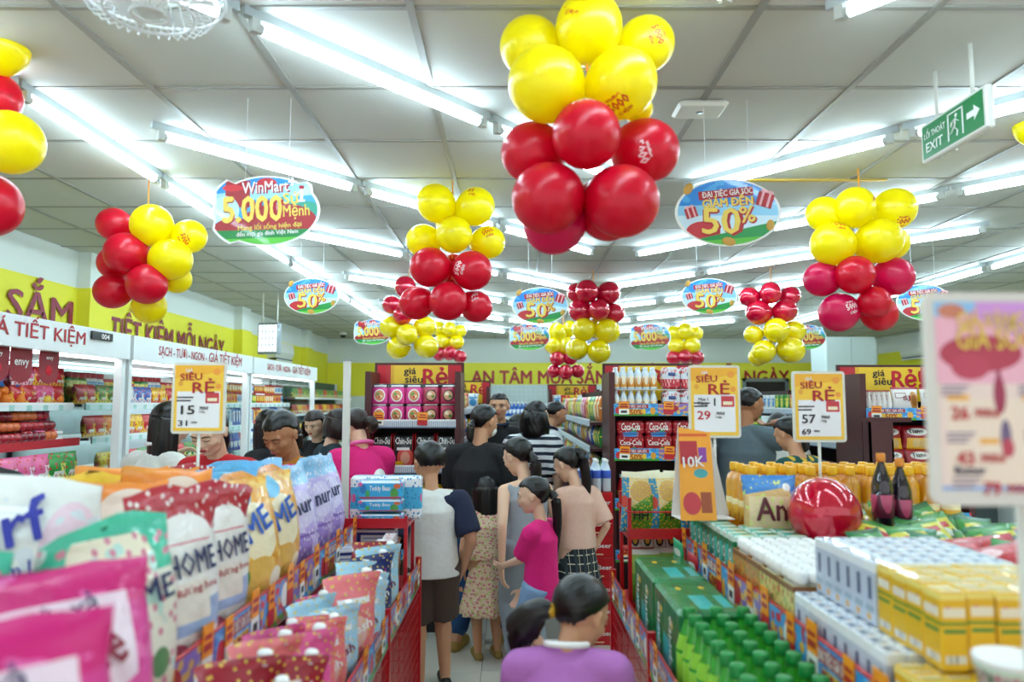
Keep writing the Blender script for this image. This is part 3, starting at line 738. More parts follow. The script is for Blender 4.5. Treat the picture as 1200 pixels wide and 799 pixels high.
# ================================================================== the two front promotion gondolas
def promo_gondola(s, x_out, y_end_up, y_end_low, label):
    t = thing('promotion_gondola', label, 'display shelf'); Y0 = .35
    def bx(name, x0, x1, y0, y1, z0, z1, m, lab=None):
        a, b = sorted((s * x0, s * x1)); o = G().box(a, b, y0, y1, z0, z1).build(name, m, t)
        if lab: o['label'] = lab
        return o
    m_dk = mat('shelf_panel_dark_red', '#5c0d17', .5)
    bx('lower_deck', .47, .98, Y0, y_end_low, .67, .695, m_red); bx('upper_deck', .735, x_out, Y0, y_end_up, .895, .92, m_red)
    bx('back_panel', .97, 1.0, Y0, y_end_low, .1, .9, m_dk); bx('plinth', .52, x_out - .05, Y0, y_end_low - .05, 0, .09, m_dk)
    bx('outer_panel', x_out - .03, x_out, Y0, y_end_low, .09, .895, m_red)
    rz = PI / 2 if s < 0 else -PI / 2            # facing the aisle
    n = int((y_end_up - Y0) / .33)
    for k in range(n):
        y = y_end_up - .165 - k * .33; strip_seg(t, (k * 2 + 1) % 3, s * .728, y, .885, .326, .125, rz)
        tagpart(t, 'o' if k % 3 else 'r', (s * (.724), y + .11, .915), rz, .06, .13); tagpart(t, 'r' if k % 2 else 'o', (s * .724, y - .08, .905), rz, .05, .12)
    n = int((y_end_low - Y0) / .33)
    for k in range(n):
        y = y_end_low - .17 - k * .33; strip_seg(t, (k * 2) % 3, s * .463, y, .665, .326, .11, rz)
        tagpart(t, 'o', (s * .459, y + .09, .685), rz, .055, .115)
    for (x, z, ye) in ((.731, 1.012, y_end_up), (.731, .885, y_end_up), (.466, .778, y_end_low), (.466, .662, y_end_low)):
        o = G().tube([(s * x, Y0, z), (s * x, ye, z)], .006, 6).build('rail', m_red if z not in (.885, .662) else m_grey, t)
    # mesh front below the lower deck
    f = G()
    y = Y0
    while y < y_end_low - .02: f.box(s * .468 - .0015, s * .468 + .0015, y, y + .003, .1, .66); y += .028
    z = .12
    while z < .66: f.box(s * .466 - .0015, s * .466 + .0015, Y0, y_end_low, z, z + .003); z += .055
    f.build('wire_front', m_red, t)['kind'] = 'stuff'
    for y in (y_end_low - .012, y_end_low - .95, y_end_low - 1.9): bx('post', .455, .483, y - .012, y + .012, 0, .80, m_red)
    for y in (Y0 + .03, y_end_low - .02): bx('post', .95, .99, y - .015, y + .015, 0, .92, m_red)
    f = G(); x = .48
    while x < .98: f.box(s * x - .0015, s * x + .0015, y_end_low - .003, y_end_low, .1, .66); x += .028
    z = .12
    while z < .66: f.box(min(s * .47, s * .98), max(s * .47, s * .98), y_end_low - .002, y_end_low + .002, z, z + .003); z += .055
    f.build('wire_end', m_red, t)['kind'] = 'stuff'
    return t
gl_ = promo_gondola(-1, 1.38, 3.5, 3.78, 'red promotion gondola on the left of the aisle, loaded with fabric softener bags')
gr_ = promo_gondola(1, 1.78, 3.2, 3.5, 'red promotion gondola on the right of the aisle, loaded with milk cartons')
# riser deck on the right gondola
G().box(1.12, 1.76, .6, 3.18, .92, 1.03).build('riser', m_red, gr_); G().box(.84, 1.12, 2.78, 3.18, .92, 1.05).build('riser', m_red, gr_)
def end_rack(s, y0, y1, x0, x1, label):
    t = thing('end_rack', label, 'display rack', (0, 0, 0)); a, b = sorted((s * x0, s * x1))
    G().box(a, b, y0, y1, .985, 1.0).box(a, b, y0 - .004, y0 + .004, .985, 1.03).box(a, b, y1 - .004, y1 + .004, .985, 1.03).build('tray', m_red, t)
    for x in (a + .008, b - .008):
        for y in (y0 + .008, y1 - .008): G().box(x - .008, x + .008, y - .008, y + .008, .695, 1.04 if s < 0 else 1.16).build('post', m_red, t)
    G().box(a, b, y0, y1, .697, .71).build('lower_tray', m_red, t)
    G().tube([(a, y1, 1.1), (a, y0, 1.1), (b, y0, 1.1)], .004, 6).build('guard_wire', m_red, t) if s > 0 else None
    return t
er_l = end_rack(-1, 3.5, 3.76, .49, .80, 'red end rack carrying blue tissue packs, left gondola end')
er_r = end_rack(1, 3.22, 3.48, .50, .84, 'red end rack carrying toast snack bags, right gondola end')

# ------------------------------------------------------------------ softener bags on the left gondola
def bag_proto(name, cat, w, h, t, print_m, texts, seal=None, seed=0, cap=None, stand=True, wr=.006):
    o = thing(name, '', cat); g = pouch(w, h, t, 22, 12, wr, stand, seed); b = g.build('bag_body', print_m, o, planar=1)
    for (tx, th, cx, cz, wd, tl, m_) in texts: on_pouch(g, tx, th, cx, cz, wd, tl).build('lettering', m_, b)
    if cap:
        G().lathe([(.012, 0), (.0135, .003), (.0135, .02), (.011, .023)], 14, (w * .3, 0, h * .93)).build('cap', cap, o)
    return Pool(o)
FB = {
 'pink': bag_proto('softener_bag', 'softener bag', .36, .42, .13, pmat('bag_pink', '#e0429a', [('slope', .72, .1, 1, '#d81b7c'), ('noise', (3, 5, 1), .6, '#ef6fb4'), ('rect', .12, .42, .86, .86, '#f3dce8'), ('ell', .5, .42, .4, .2, '#f3dce8'), ('slope', .2, .4, -1, '#e85aa6'), ('ell', .45, .12, .16, .12, '#5e4048')], bump=.55),
        [('Chanté', .075, .0, .235, .22, .2, m_pred), ('nước xả', .03, -.0, .33, .14, .15, m_navy)], mat('seal_pink', '#d62d86', .3), 1),
 'teal': bag_proto('softener_bag', 'softener bag', .33, .44, .13, pmat('bag_teal', '#e9e4d2', [('rect', 0, .72, 1, 1, '#36c09a'), ('ell', .5, .8, .3, .16, '#efe6c9'), ('noise', (4, 5, 1), .62, '#bfe3d4'), ('slope', .42, -.2, -1, '#e8dcc0'), ('dots', (6, 7, 1), .22, '#d77f95'), ('ell', .25, .22, .1, .08, '#d99a2b'), ('ell', .25, .22, .04, .03, '#5a3312'), ('ell', .6, .14, .12, .08, '#e8a0a8'), ('ell', .78, .3, .08, .07, '#5f8f5c'), ('rect', 0, .9, 1, 1, '#2fb893')], bump=.55),
        [('HOME', .05, .03, .26, .2, .1, m_navy)], mat('seal_teal', '#2bb890', .3), 2),
 'home': bag_proto('softener_bag', 'softener bag', .27, .44, .12, pmat('bag_home', '#f0ece6', [('rect', 0, .74, 1, 1, '#b8142a'), ('dots', (6, 8, 1), .2, '#e9d8d0'), ('ell', .5, .7, .35, .14, '#f0ece6'), ('rect', 0, .42, 1, .68, '#f0ece6'), ('rect', 0, .24, 1, .40, '#9fb6dc'), ('rect', .2, .3, .7, .5, '#efe6da'), ('rect', .2, .69, .8, .70, '#d87a88'), ('ell', .3, .16, .16, .05, '#c8556e'), ('ell', .7, .1, .2, .05, '#b8a0d0'), ('slope', .2, -.05, -1, '#e3738a'), ('slope', .08, .05, -1, '#f0c9cc')], bump=.55),
        [('HOME', .055, 0, .245, .165, .05, m_navy), ('Hương hoa', .018, 0, .205, .15, .05, m_dred)], mat('seal_red', '#a81324', .3), 3),
 'gold': bag_proto('softener_bag', 'softener bag', .28, .43, .13, pmat('bag_gold', '#eda427', [('noise', (4, 6, 1), .55, '#f6c659'), ('ell', .5, .58, .3, .2, '#f2e3bd'), ('ell', .45, .28, .3, .14, '#e9b95a'), ('ell', .75, .22, .14, .1, '#f5ead2'), ('ell', .22, .3, .06, .06, '#3f9a3a'), ('ell', .35, .84, .2, .08, '#58b8e6'), ('rect', 0, .94, 1, 1, '#e08c18')], bump=.55),
        [('ME', .07, .0, .25, .13, .35, m_blue)], mat('seal_gold', '#e59a1c', .3), 4),
 'lilac': bag_proto('softener_bag', 'softener bag', .27, .43, .12, pmat('bag_lilac', '#c4b2ea', [('noise', (4, 6, 1), .58, '#d9cdf3'), ('rect', 0, .8, 1, 1, '#86bfe8'), ('ell', .5, .6, .34, .16, '#ded4f6'), ('ell', .4, .25, .3, .15, '#a288d8'), ('rect', .1, .36, .9, .38, '#7d63b8'), ('dots', (7, 6, 1), .16, '#f3eefa')], bump=.55),
        [('nur', .06, 0, .24, .12, .1, m_navy)], mat('seal_sky', '#7fb6e2', .3), 5),
 'surf': bag_proto('detergent_bag', 'detergent bag', .34, .44, .13, pmat('bag_white', '#eef0ea', [('ell', .82, .62, .16, .22, '#f3d6e2'), ('rect', .15, .86, .4, .93, '#f0c02a'), ('rect', 0, .0, 1, .3, '#86b4e6'), ('noise', (3, 4, 1), .66, '#dfe6ea')], bump=.5),
        [('Surf', .085, -.02, .3, .19, .25, mat('print_royal', '#2c35a8', .4)), ('Bền Thơm Lừng', .028, .0, .25, .22, .12, mat('print_royal', '#2c35a8', .4))], mat('seal_white', '#e9e6d8', .4), 6),
 'orange': bag_proto('detergent_bag', 'detergent bag', .27, .42, .12, pmat('bag_orange', '#f3e2ea', [('rect', 0, .72, 1, 1, '#f0902a'), ('slope', 1.2, -.9, 1, '#ef8a22'), ('ell', .62, .8, .25, .12, '#e9d3c0'), ('slope', .3, .1, -1, '#e7a8cf'), ('ell', .7, .45, .12, .12, '#d873ae'), ('rect', 0, .95, 1, 1, '#f09a2e')], bump=.4),
        [('LIX', .05, .03, .2, .1, .1, mat('print_magenta', '#c2257c', .4))], mat('seal_orange', '#ee8d22', .3), 7),
 'yellow': bag_proto('detergent_bag', 'detergent bag', .25, .41, .11, pmat('bag_yellow', '#f2ead0', [('rect', 0, .78, 1, 1, '#f0c516'), ('ell', .5, .8, .3, .1, '#e8d9b8'), ('noise', (5, 5, 1), .6, '#e9a748')], bump=.4), [], mat('seal_yellow', '#eebb10', .3), 8),
 'sky': bag_proto('softener_bag', 'softener bag', .27, .43, .12, pmat('bag_sky', '#9fd0ee', [('noise', (4, 5, 1), .55, '#c6e4f4'), ('ell', .5, .5, .3, .2, '#e6f0fa'), ('rect', 0, .85, 1, 1, '#62b6e4'), ('ell', .5, .2, .3, .12, '#b79bdc')], bump=.55), [('Comfort', .04, 0, .22, .2, .1, m_blue)], mat('seal_blue', '#58aee0', .3), 9),
}
CN = {'pink': 'magenta pink softener refill bag with white panel', 'teal': 'cream floral softener bag with teal green top', 'home': 'red topped white softener bag reading HOME', 'gold': 'golden yellow softener bag with blue letters', 'lilac': 'lilac softener bag with sky blue top',
      'surf': 'white detergent bag with royal blue lettering', 'orange': 'pink and white detergent bag with orange top', 'yellow': 'detergent bag with yellow top', 'sky': 'pale sky blue softener bag'}
def put_bag(k, x, y, deg, lab, sc=1.0, z=.921, lean=0):
    return FB[k].put((x, y, z), 0, CN[k] + ', ' + lab, 'bags on the left gondola', sc, rot=(lean, random.uniform(-.03, .03), math.radians(deg)))
# front row, fronts turned to the aisle and the camera (rotation about z; 0 faces the camera, 90 faces the aisle)
cnt = {}
def fr(k, x, y, deg, row, sc=1.0, lean=0):
    cnt[(k, row)] = cnt.get((k, row), 0) + 1
    put_bag(k, x, y, deg, '%s, %s from camera' % (row, ORD[cnt[(k, row)] - 1]), sc, lean=lean)
for k, x, y, dg, sc, ln in (('pink', -.60, .80, 52, .98, 0), ('pink', -.70, 1.14, 58, .95, .05), ('teal', -.80, 1.48, 62, .94, 0), ('home', -.80, 1.78, 74, 1.0, .04), ('home', -.82, 2.03, 76, .97, -.03), ('gold', -.81, 2.29, 72, 1.0, .05), ('gold', -.83, 2.54, 76, 1.0, -.04),
                    ('lilac', -.82, 2.79, 72, 1.0, .03), ('lilac', -.83, 3.03, 76, 1.03, -.03), ('lilac', -.83, 3.28, 72, 1.0, .04)): fr(k, x, y, dg, 'front row by the aisle', sc, -ln)
for k, x, y, dg, sc in (('pink', -.93, .98, 22, 1.0), ('teal', -1.02, 1.27, 20, .88), ('surf', -1.11, 1.66, 24, 1.1), ('orange', -1.05, 1.97, 34, 1.06), ('orange', -1.04, 2.24, 42, 1.08), ('sky', -1.05, 2.5, 38, .94), ('sky', -1.05, 2.77, 38, .98), ('lilac', -1.05, 3.03, 35, .99), ('pink', -1.06, 3.3, 35, .9)): fr(k, x, y, dg, 'second row', sc)
for k, x, y, dg, sc in (('surf', -1.27, 1.42, 30, 1.06), ('yellow', -1.27, 1.9, 12, 1.07), ('yellow', -1.24, 2.16, 12, 1.07), ('orange', -1.26, 2.42, 30, 1.06), ('orange', -1.27, 2.7, 30, 1.0), ('home', -1.26, 2.98, 20, .9), ('sky', -1.27, 3.28, 20, .9)): fr(k, x, y, dg, 'back row', sc)

# small spout pouches on the left lower deck
SP = {}
for n_, base, l2, capc in (('pink', '#ef5f9f', '#f7b6cf', m_wht), ('coral', '#f07b7f', '#f3c2b8', m_wht), ('red', '#a3122a', '#e8dede', m_wht), ('pale blue', '#a7d6ea', '#d8e6f2', m_wht), ('navy', '#1c2f6e', '#c62d7a', m_wht), ('white', '#eee6e4', '#c8384a', m_wht)):
    SP[n_] = bag_proto('spout_pouch', 'spout pouch', .15, .25, .07, pmat('spout_' + n_.replace(' ', '_'), base, [('noise', (4, 5, 1), .68, l2), ('ell', .5, .45, .25, .15, l2), ('rect', .2, .7, .8, .76, '#f2f2f2'), ('dots', (5, 7, 1), .15, '#e7c84a')], bump=.55), [('Fresh' if n_ != 'white' else 'HOME', .025, 0, .115, .09, .2, m_pred if n_ in ('white', 'pale blue') else m_wht)], None, 11, capc)
y = 1.12; i = 0; order = ['pink', 'pink', 'red', 'white', 'red', 'pink', 'coral', 'coral', 'pale blue', 'coral', 'pale blue', 'pale blue', 'navy', 'pale blue', 'navy', 'navy']
for i, k in enumerate(order[:14]):
    yy = 1.2 + i * .14
    for r_, x in enumerate((-.545, -.63)):
        kk = k if r_ == 0 else order[(i * 5 + 3) % len(order)]
        SP[kk].put((x, yy + r_ * .04, .696), 0, '%s spout pouch, lower left deck, %s row, %s from camera' % (kk, ('outer', 'inner')[r_], ORD[i]), 'spout pouches on the lower left deck', random.uniform(1.0, 1.3), rot=(.12, random.uniform(-.15, .15), math.radians(random.uniform(35, 65))))
# boxes of detergent at the far end of the lower deck and inside the end rack
def box_proto(name, cat, sx, sy, sz, pr, texts=(), ch=.004, extra=None):
    o = thing(name, '', cat); b = G().cbox(-sx / 2, sx / 2, -sy / 2, sy / 2, 0, sz, ch).build('box_body', pr, o)
    for (tx, th, cx, cz, wd, m_, face) in texts:
        if face == 'f': G().text(tx, th, (cx, -sy / 2 - .001, cz), width=wd).build('lettering', m_, b)
        elif face == 'l': G().text(tx, th, (-sx / 2 - .001, -cx, cz), width=wd, rz=-PI / 2).build('lettering', m_, b)
        elif face == 'lv': G().text(tx, th, (-sx / 2 - .001, -cx, cz), width=wd, rz=-PI / 2, tilt=PI / 2).build('lettering', m_, b)
        elif face == 'r': G().text(tx, th, (sx / 2 + .001, cx, cz), width=wd, rz=PI / 2).build('lettering', m_, b)
    if extra: extra(o)
    return Pool(o)
bxn = box_proto('detergent_box', 'box', .2, .12, .085, pmat('box_navy', '#24327e', [('rect', .2, .15, .8, .7, '#dfe4ea'), ('rect', .25, .3, .75, .35, '#5f74b8'), ('rect', .25, .5, .75, .55, '#5f74b8'), ('rect', 0, .85, 1, 1, '#e7e9ee')]))
bxw = box_proto('toothpaste_box', 'box', .2, .05, .045, pmat('box_white_red', '#f0eeee', [('dots', (6, 2, 1), .2, '#c82838'), ('rect', 0, 0, 1, .1, '#c9c9cc')]))
for k in range(3): bxn.put((-.71 + .004 * k, 3.2 + .012 * k, .696 + k * .086), .25, 'navy and white detergent box stacked at lower deck end, %s from bottom' % ORD[k], 'navy detergent boxes')
for k in range(3):
    bxn.put((-.66, 3.62, .711 + k * .086), 0, 'navy and white detergent box in red end rack, %s from bottom' % ORD[k], 'navy detergent boxes')
for k in range(6): bxw.put((-.56 + .004 * (k % 2), 3.36, .696 + k * .046), PI / 2 + .05 * (k % 2), 'white box with red spots by the red post, %s from bottom' % ORD[k], 'white boxes with red spots')
# tissue packs on the left end rack
tis = box_proto('tissue_pack', 'tissue pack', .21, .1, .055, pmat('tissue_blue', '#35aede', [('rect', 0, .86, 1, 1, '#e7f3f8'), ('ell', .12, .55, .07, .25, '#2a7fc0'), ('ell', .22, .3, .05, .2, '#46ab5a'), ('ell', .82, .3, .09, .3, '#4f9e48'), ('ell', .88, .7, .08, .14, '#d66a3a'), ('ell', .06, .8, .04, .12, '#e65a90'), ('rect', 0, 0, 1, .06, '#d84a70')]), [('Teddy Bear', .014, 0, .026, .1, m_wht, 'f')], .008)
tiw = box_proto('tissue_pack', 'tissue pack', .19, .1, .2, pmat('tissue_white', '#f1f3f4', [('rect', 0, .25, 1, .75, '#3fb0dc'), ('dots', (5, 4, 1), .2, '#2a86c0'), ('ell', .1, .5, .05, .1, '#e65a90')]), (), .012)
for k, (sz) in enumerate((.055,) * 2): tis.put((-.625, 3.57, 1.001 + k * .057), .02 * k, 'flat blue tissue pack, %s from tray' % ORD[k], 'blue tissue packs', (1, 1, 1 if k else .8))
tis.put((-.625, 3.57, 1.001 + 2 * .057), .01, 'tall blue tissue pack on top of the flat ones', 'blue tissue packs', (1, 1, 1.6))
for k in range(2): tiw.put((-.7 + k * .16, 3.69, 1.001), .03, 'white tissue pack with blue band behind the flat packs, %s one' % ('left', 'right')[k], 'white tissue packs', (1, .9, 1.05))

# ================================================================== price boards on poles
m_siere = pmat('board_sale', '#f3b21f', [('slope', .8, .1, -1, '#f7c832'), ('rect', .06, .05, .94, .6, '#eef0f2'), ('ell', .12, .72, .05, .04, '#e8a22a'), ('ell', .86, .9, .08, .05, '#ef9a2a'), ('ell', .9, .68, .06, .04, '#ef9a2a'), ('rect', .64, .42, .92, .58, '#c9303a'), ('rect', .68, .45, .88, .5, '#f2e7c0')])
def price_board(label, loc, w, h, big, small, pole_z, rz=0, offer=False, red=False):
    t = thing('price_board', label, 'price sign', loc, rz, None)
    poly = []
    c = .012
    for (cx, cz, a0) in ((w / 2 - c, h - c, 0), (-w / 2 + c, h - c, PI / 2), (-w / 2 + c, c, PI), (w / 2 - c, c, 3 * PI / 2)):
        for k in range(4): a = a0 + k * PI / 6; poly.append((cx + c * math.cos(a), cz + c * math.sin(a)))
    G().prism(poly, -.004, .004).build('frame', m_offw, t)
    p = G().box(-w / 2 + .01, w / 2 - .01, -.0055, -.004, .01, h - .01).build('print', m_siere, t, planar=1)
    k = w / .21; lt = G()
    lt.text('GIÁ', .012 * k, (-.04 * k, -.007, h - .036 * k), 0).text('SIÊU', .026 * k, (-.03 * k, -.007, h - .068 * k), 1, width=.085 * k, tilt=.04)
    lt.text('RẺ', .042 * k, (.018 * k, -.007, h - .118 * k), 1, width=.085 * k, bold=.02)
    lt.text(big, .034 * k, (-.045 * k, -.007, .075 * k), 3 if red else 2, width=.052 * k, bold=.02).text('.900đ', .012 * k, (.02 * k, -.007, .093 * k), 2, width=.035 * k).text('/ hộp', .008 * k, (.015 * k, -.007, .08 * k), 2)
    lt.box(-.085 * k, -.03 * k, -.007, -.0065, .125 * k, .13 * k, 2).box(-.085 * k, -.02 * k, -.007, -.0065, .138 * k, .143 * k, 2)
    if small: lt.text(small, .022 * k, (-.055 * k, -.007, .03 * k), 2, width=.035 * k, bold=.02).text('.900đ', .008 * k, (-.015 * k, -.007, .04 * k), 2)
    if offer: lt.text('Mua 1', .012 * k, (-.045 * k, -.007, .15 * k), 2).text('Tặng', .014 * k, (-.05 * k, -.007, .132 * k), 2).text('1', .03 * k, (.0, -.007, .13 * k), 2)
    lt.build('lettering', [m_wht, m_dred, m_blk, mat('price_red', '#c9202e', .4)], p)
    if pole_z is not None:
        G().tube([(0, .008, pole_z - loc[2]), (0, .008, .02)], .006, 8).build('pole', m_offw, t)
        G().box(-.02, .02, .0, .016, pole_z - loc[2], pole_z - loc[2] + .01).build('clip', m_offw, t)
    return t
def pb(cx, y0, y1, d, *a, **k): 
    b = at(cx, y1, d); tp_ = at(cx, y0, d); return a, k, b, tp_.z - b.z
b = at(232, 508, 2.8); price_board('yellow price board reading 15 and 31 on a pole among detergent bags', b, .205, at(232, 425, 2.8).z - b.z, '15', '31', .92)
b = at(838, 513, 2.95); price_board('yellow price board reading 29 with offer box, right of the tent card', b, .207, at(838, 428, 2.95).z - b.z, '29', None, 1.05, offer=True, red=True)
b = at(961, 518, 2.9); price_board('yellow price board reading 57 and 69 behind the lying red balloon', b, .208, at(961, 435, 2.9).z - b.z, '57', '69', 1.05)
# big blurred leaflet board at the right edge
d = 1.05; b = at(1185, 592, d); h_ = at(1185, 343, d).z - b.z; w_ = .225
t = thing('price_board', 'large pink and cream leaflet board on a pole at the right picture edge', 'price sign', b, 0)
poly = []
for (cx, cz, a0) in ((w_ / 2 - .015, h_ - .015, 0), (-w_ / 2 + .015, h_ - .015, PI / 2), (-w_ / 2 + .015, .015, PI), (w_ / 2 - .015, .015, 3 * PI / 2)):
    for k in range(4): a = a0 + k * PI / 6; poly.append((cx + .015 * math.cos(a), cz + .015 * math.sin(a)))
G().prism(poly, -.005, .005).build('frame', m_offw, t)
p = G().box(-w_ / 2 + .014, w_ / 2 - .014, -.0065, -.005, .022, h_ - .014).build('print', pmat('leaflet', '#f0dcd0', [('rect', 0, .56, 1, 1, '#f2b7c8'), ('slope', 1.02, -.35, 1, '#d69ae0'), ('ell', .05, .98, .25, .06, '#8ec8f0'), ('ell', .32, .72, .3, .1, '#b8304a'), ('ell', .24, .65, .14, .07, '#c23a55'), ('ell', .12, .95, .1, .04, '#d08060'), ('rect', .05, .02, .95, .48, '#f2e2cc'),
    ('rect', .64, .76, 1, .83, '#e84a6a'), ('rect', .66, .69, .95, .73, '#f6b840'), ('ell', .44, .5, .045, .1, '#a02048'), ('ell', .44, .58, .02, .06, '#a02048'), ('rect', .06, .47, .22, .5, '#f2b33a'), ('rect', .6, .47, .82, .5, '#f2b33a'), ('ell', .47, .27, .04, .1, '#6a5a80'), ('ell', .48, .22, .045, .05, '#c03a50'), ('ell', .8, .22, .12, .09, '#e6bc30'), ('ell', .78, .3, .05, .03, '#4a9ae0'), ('rect', .28, .24, .42, .27, '#f2b33a'), ('rect', .6, .09, .85, .12, '#f2b33a'), ('rect', 0, 0, 1, .02, '#8ab4e8')]), t, planar=1)
lt = G(); Y_ = -.008
lt.text('GIÁ VÀNG', .022, (-.02, Y_, h_ * .83), 1, width=.095).text('GIÁ SỐC', .03, (-.015, Y_, h_ * .73), 1, width=.11)
for (s_, x, z, m_) in (('26', -.07, .4, 0), ('20', .04, .4, 0), ('43', -.065, .19, 0), ('79', -.03, .05, 0)):
    lt.text(s_, .018, (x, Y_, h_ * z), m_, bold=.03).text('.900đ', .012, (x + .036, Y_, h_ * z + .003), m_)
for (x, z) in ((-.075, .55), (.035, .55), (-.07, .33), (.04, .34), (-.065, .12), (.05, .14)):
    for q in range(3): lt.box(x - .02, x + .02 - q * .006, Y_, Y_ + .0005, h_ * z - q * .006, h_ * z - q * .006 + .0025, 2)
lt.text('Butter', .012, (-.06, Y_, h_ * .145), 3)
lt.build('lettering', [mat('price_red', '#c9202e', .4), m_gold, mat('print_mauve', '#8a7a98', .5), m_navy], p)
G().tube([(.02, .01, .93 - b.z), (.02, .01, .05)], .007, 8).build('pole', m_offw, t); G().box(0, .04, 0, .02, .925 - b.z, .94 - b.z).build('clip', m_offw, t)
# orange tent card
t = thing('tent_card', 'orange and white folded tent card standing on green drink cartons', 'tent card', (.715, 2.84, 1.125), .12)
pr = pmat('tent_print', '#f7a41e', [('rect', .1, .6, .6, .85, '#b8202c'), ('rect', .62, .62, .85, .78, '#8a3aa0'), ('ell', .65, .5, .2, .05, '#3aa0a0'), ('ell', .35, .18, .25, .12, '#c8303a'), ('rect', .6, .08, .9, .3, '#a3481a'), ('rect', .1, .9, .9, .93, '#e05a1a')])
f = G(); f.add([(-.075, 0, 0), (.06, -.02, 0), (.06, .03, .33), (-.06, .05, .35), (-.075, .003, 0), (.06, -.017, 0), (.06, .033, .33), (-.06, .053, .35)], [(0, 1, 2, 3), (7, 6, 5, 4), (0, 4, 5, 1), (1, 5, 6, 2), (2, 6, 7, 3), (3, 7, 4, 0)])
pf = f.build('front_panel', pr, t, planar=1); G().text('10K', .04, (-.02, .012, .2), 0, tilt=.05, rx=PI / 2 - .1).build('lettering', m_wht, pf)
f = G(); f.add([(-.07, .12, 0), (.16, .10, 0), (.06, .036, .33), (-.06, .056, .35), (-.07, .123, 0), (.16, .103, 0), (.06, .039, .33), (-.06, .059, .35)], [(0, 1, 2, 3), (7, 6, 5, 4), (0, 4, 5, 1), (1, 5, 6, 2), (2, 6, 7, 3), (3, 7, 4, 0)])
f.build('back_panel', m_wht, t); G().box(-.07, .14, 0, .12, 0, .003).build('base_panel', m_wht, t)

# ================================================================== right gondola, upper deck
ZD = .921
def grid(pool, xs, ys, z, kind, where, grp, rz=0, jit=.001, sc=None, zj=0):
    for i, x in enumerate(xs):
        for j, y in enumerate(ys):
            pool.put((x + random.uniform(-jit, jit), y + random.uniform(-jit, jit), z + random.uniform(0, zj)), rz, '%s %s, %s row from aisle, %s from camera' % (kind, where, ORD[i], ORD[j]), grp, sc)
def fr_(a, b, n): return [a + (b - a) * (k + .5) / n for k in range(n)]
mil = box_proto('malt_drink_carton', 'drink carton', .08, .062, .2, pmat('carton_green', '#0f7a4c', [('rect', 0, 0, .5, .8, '#35b6a6'), ('rect', 0, .9, 1, 1, '#cfe6d8'), ('ell', .6, .2, .3, .08, '#e6c84a')]), [('MILO', .03, .012, .09, .12, m_wht, 'lv')])
grid(mil, fr_(.745, .83, 1), fr_(2.53, 3.15, 9), ZD, 'green malt drink carton', 'below the tent card', 'green malt drink cartons')
grid(mil, fr_(.83, 1.1, 3), fr_(2.53, 2.77, 3), ZD, 'green malt drink carton', 'inner block', 'green malt drink cartons')
ybx = [pmat('carton_tan', '#c98b3c', [('dots', (7, 5, 1), .2, '#4f8f4a'), ('dots', (4, 4, 1), .18, '#c84a3a'), ('rect', 0, .9, 1, 1, '#8a5426')]), pmat('carton_cream', '#d9cf7a', [('dots', (7, 5, 1), .22, '#5f9a4e'), ('dots', (5, 3, 1), .18, '#c8483c'), ('rect', 0, .9, 1, 1, '#8a5426')])]
def yogurt():
    o = thing('yogurt_bottle', '', 'yogurt bottle')
    G().lathe([(.017, 0), (.02, .01), (.02, .1), (.014, .125), (.014, .135)], 12).build('bottle', m_offw, o)
    G().lathe([(.0185, 0), (.0195, .004), (.0195, .022), (.016, .029), (.006, .031)], 14, (0, 0, .13)).build('cap', m_wht, o); return Pool(o)
yog = yogurt(); crates = []
for k in range(4):
    y0 = 1.985 + k * .135
    for r_ in range(1):
        o = thing('carton_tray', 'patterned %s carton tray of yogurt bottles, %s from camera' % (('cream', 'cream', 'tan', 'tan')[k], ORD[k]), 'carton tray', (0, 0, 0), 0, 'yogurt trays')
        m_ = ybx[0 if k > 1 else 1]
        for a in ((.742, .748, y0, y0 + .13), (1.094, 1.1, y0, y0 + .13), (.748, 1.094, y0, y0 + .005), (.748, 1.094, y0 + .125, y0 + .13)): G().box(a[0], a[1], a[2], a[3], ZD, ZD + .165).build('side_wall', m_, o)
        G().box(.748, 1.094, y0 + .005, y0 + .125, ZD, ZD + .04).build('bottom', m_cardb, o)
    for i, x in enumerate(fr_(.75, 1.092, 8)):
        for j, y in enumerate(fr_(y0 + .006, y0 + .124, 3)):
            yog.put((x, y, ZD + .04), 0, 'white capped yogurt bottle, %s tray, %s row from aisle, %s from camera' % (ORD[k], ORD[i], ORD[j]), 'white capped yogurt bottles')
milk = box_proto('milk_carton', 'milk carton', .041, .052, .155, pmat('carton_milk', '#c3cede', [('rect', .0, .84, 1, 1, '#eef4f8'), ('rect', .3, .4, .6, .75, '#43557e'), ('rect', .1, .2, .9, .3, '#9fb4c4'), ('ell', .6, .12, .2, .06, '#d8a860')]), (), .003)
grid(milk, fr_(.742, 1.115, 9), fr_(1.5, 1.98, 9), ZD, 'white blue milk carton', 'lower tier', 'milk cartons, lower tier')
grid(milk, fr_(.80, 1.115, 7), fr_(1.66, 1.98, 6), ZD + .156, 'white blue milk carton', 'upper tier', 'milk cartons, upper tier', sc=(1.05, 1, .9))
soy = box_proto('soy_milk_carton', 'milk carton', .052, .06, .145, pmat('carton_yellow', '#e6b81e', [('rect', .0, .9, 1, 1, '#f3e07a'), ('ell', .3, .75, .16, .07, '#cf5a5a'), ('rect', 0, .58, 1, .62, '#6a8f2e'), ('rect', .1, .68, .9, .8, '#ece6d4'), ('rect', .12, .1, .88, .2, '#d9d9d4'), ('rect', .3, .1, .34, .2, '#444444'), ('rect', .5, .1, .56, .2, '#444444'), ('rect', .1, .48, .9, .53, '#3c8a3c')]), (), .004)
grid(soy, fr_(.742, 1.12, 7), fr_(.92, 1.48, 9), ZD, 'yellow soy milk carton', 'lower tier', 'yellow soy milk cartons')
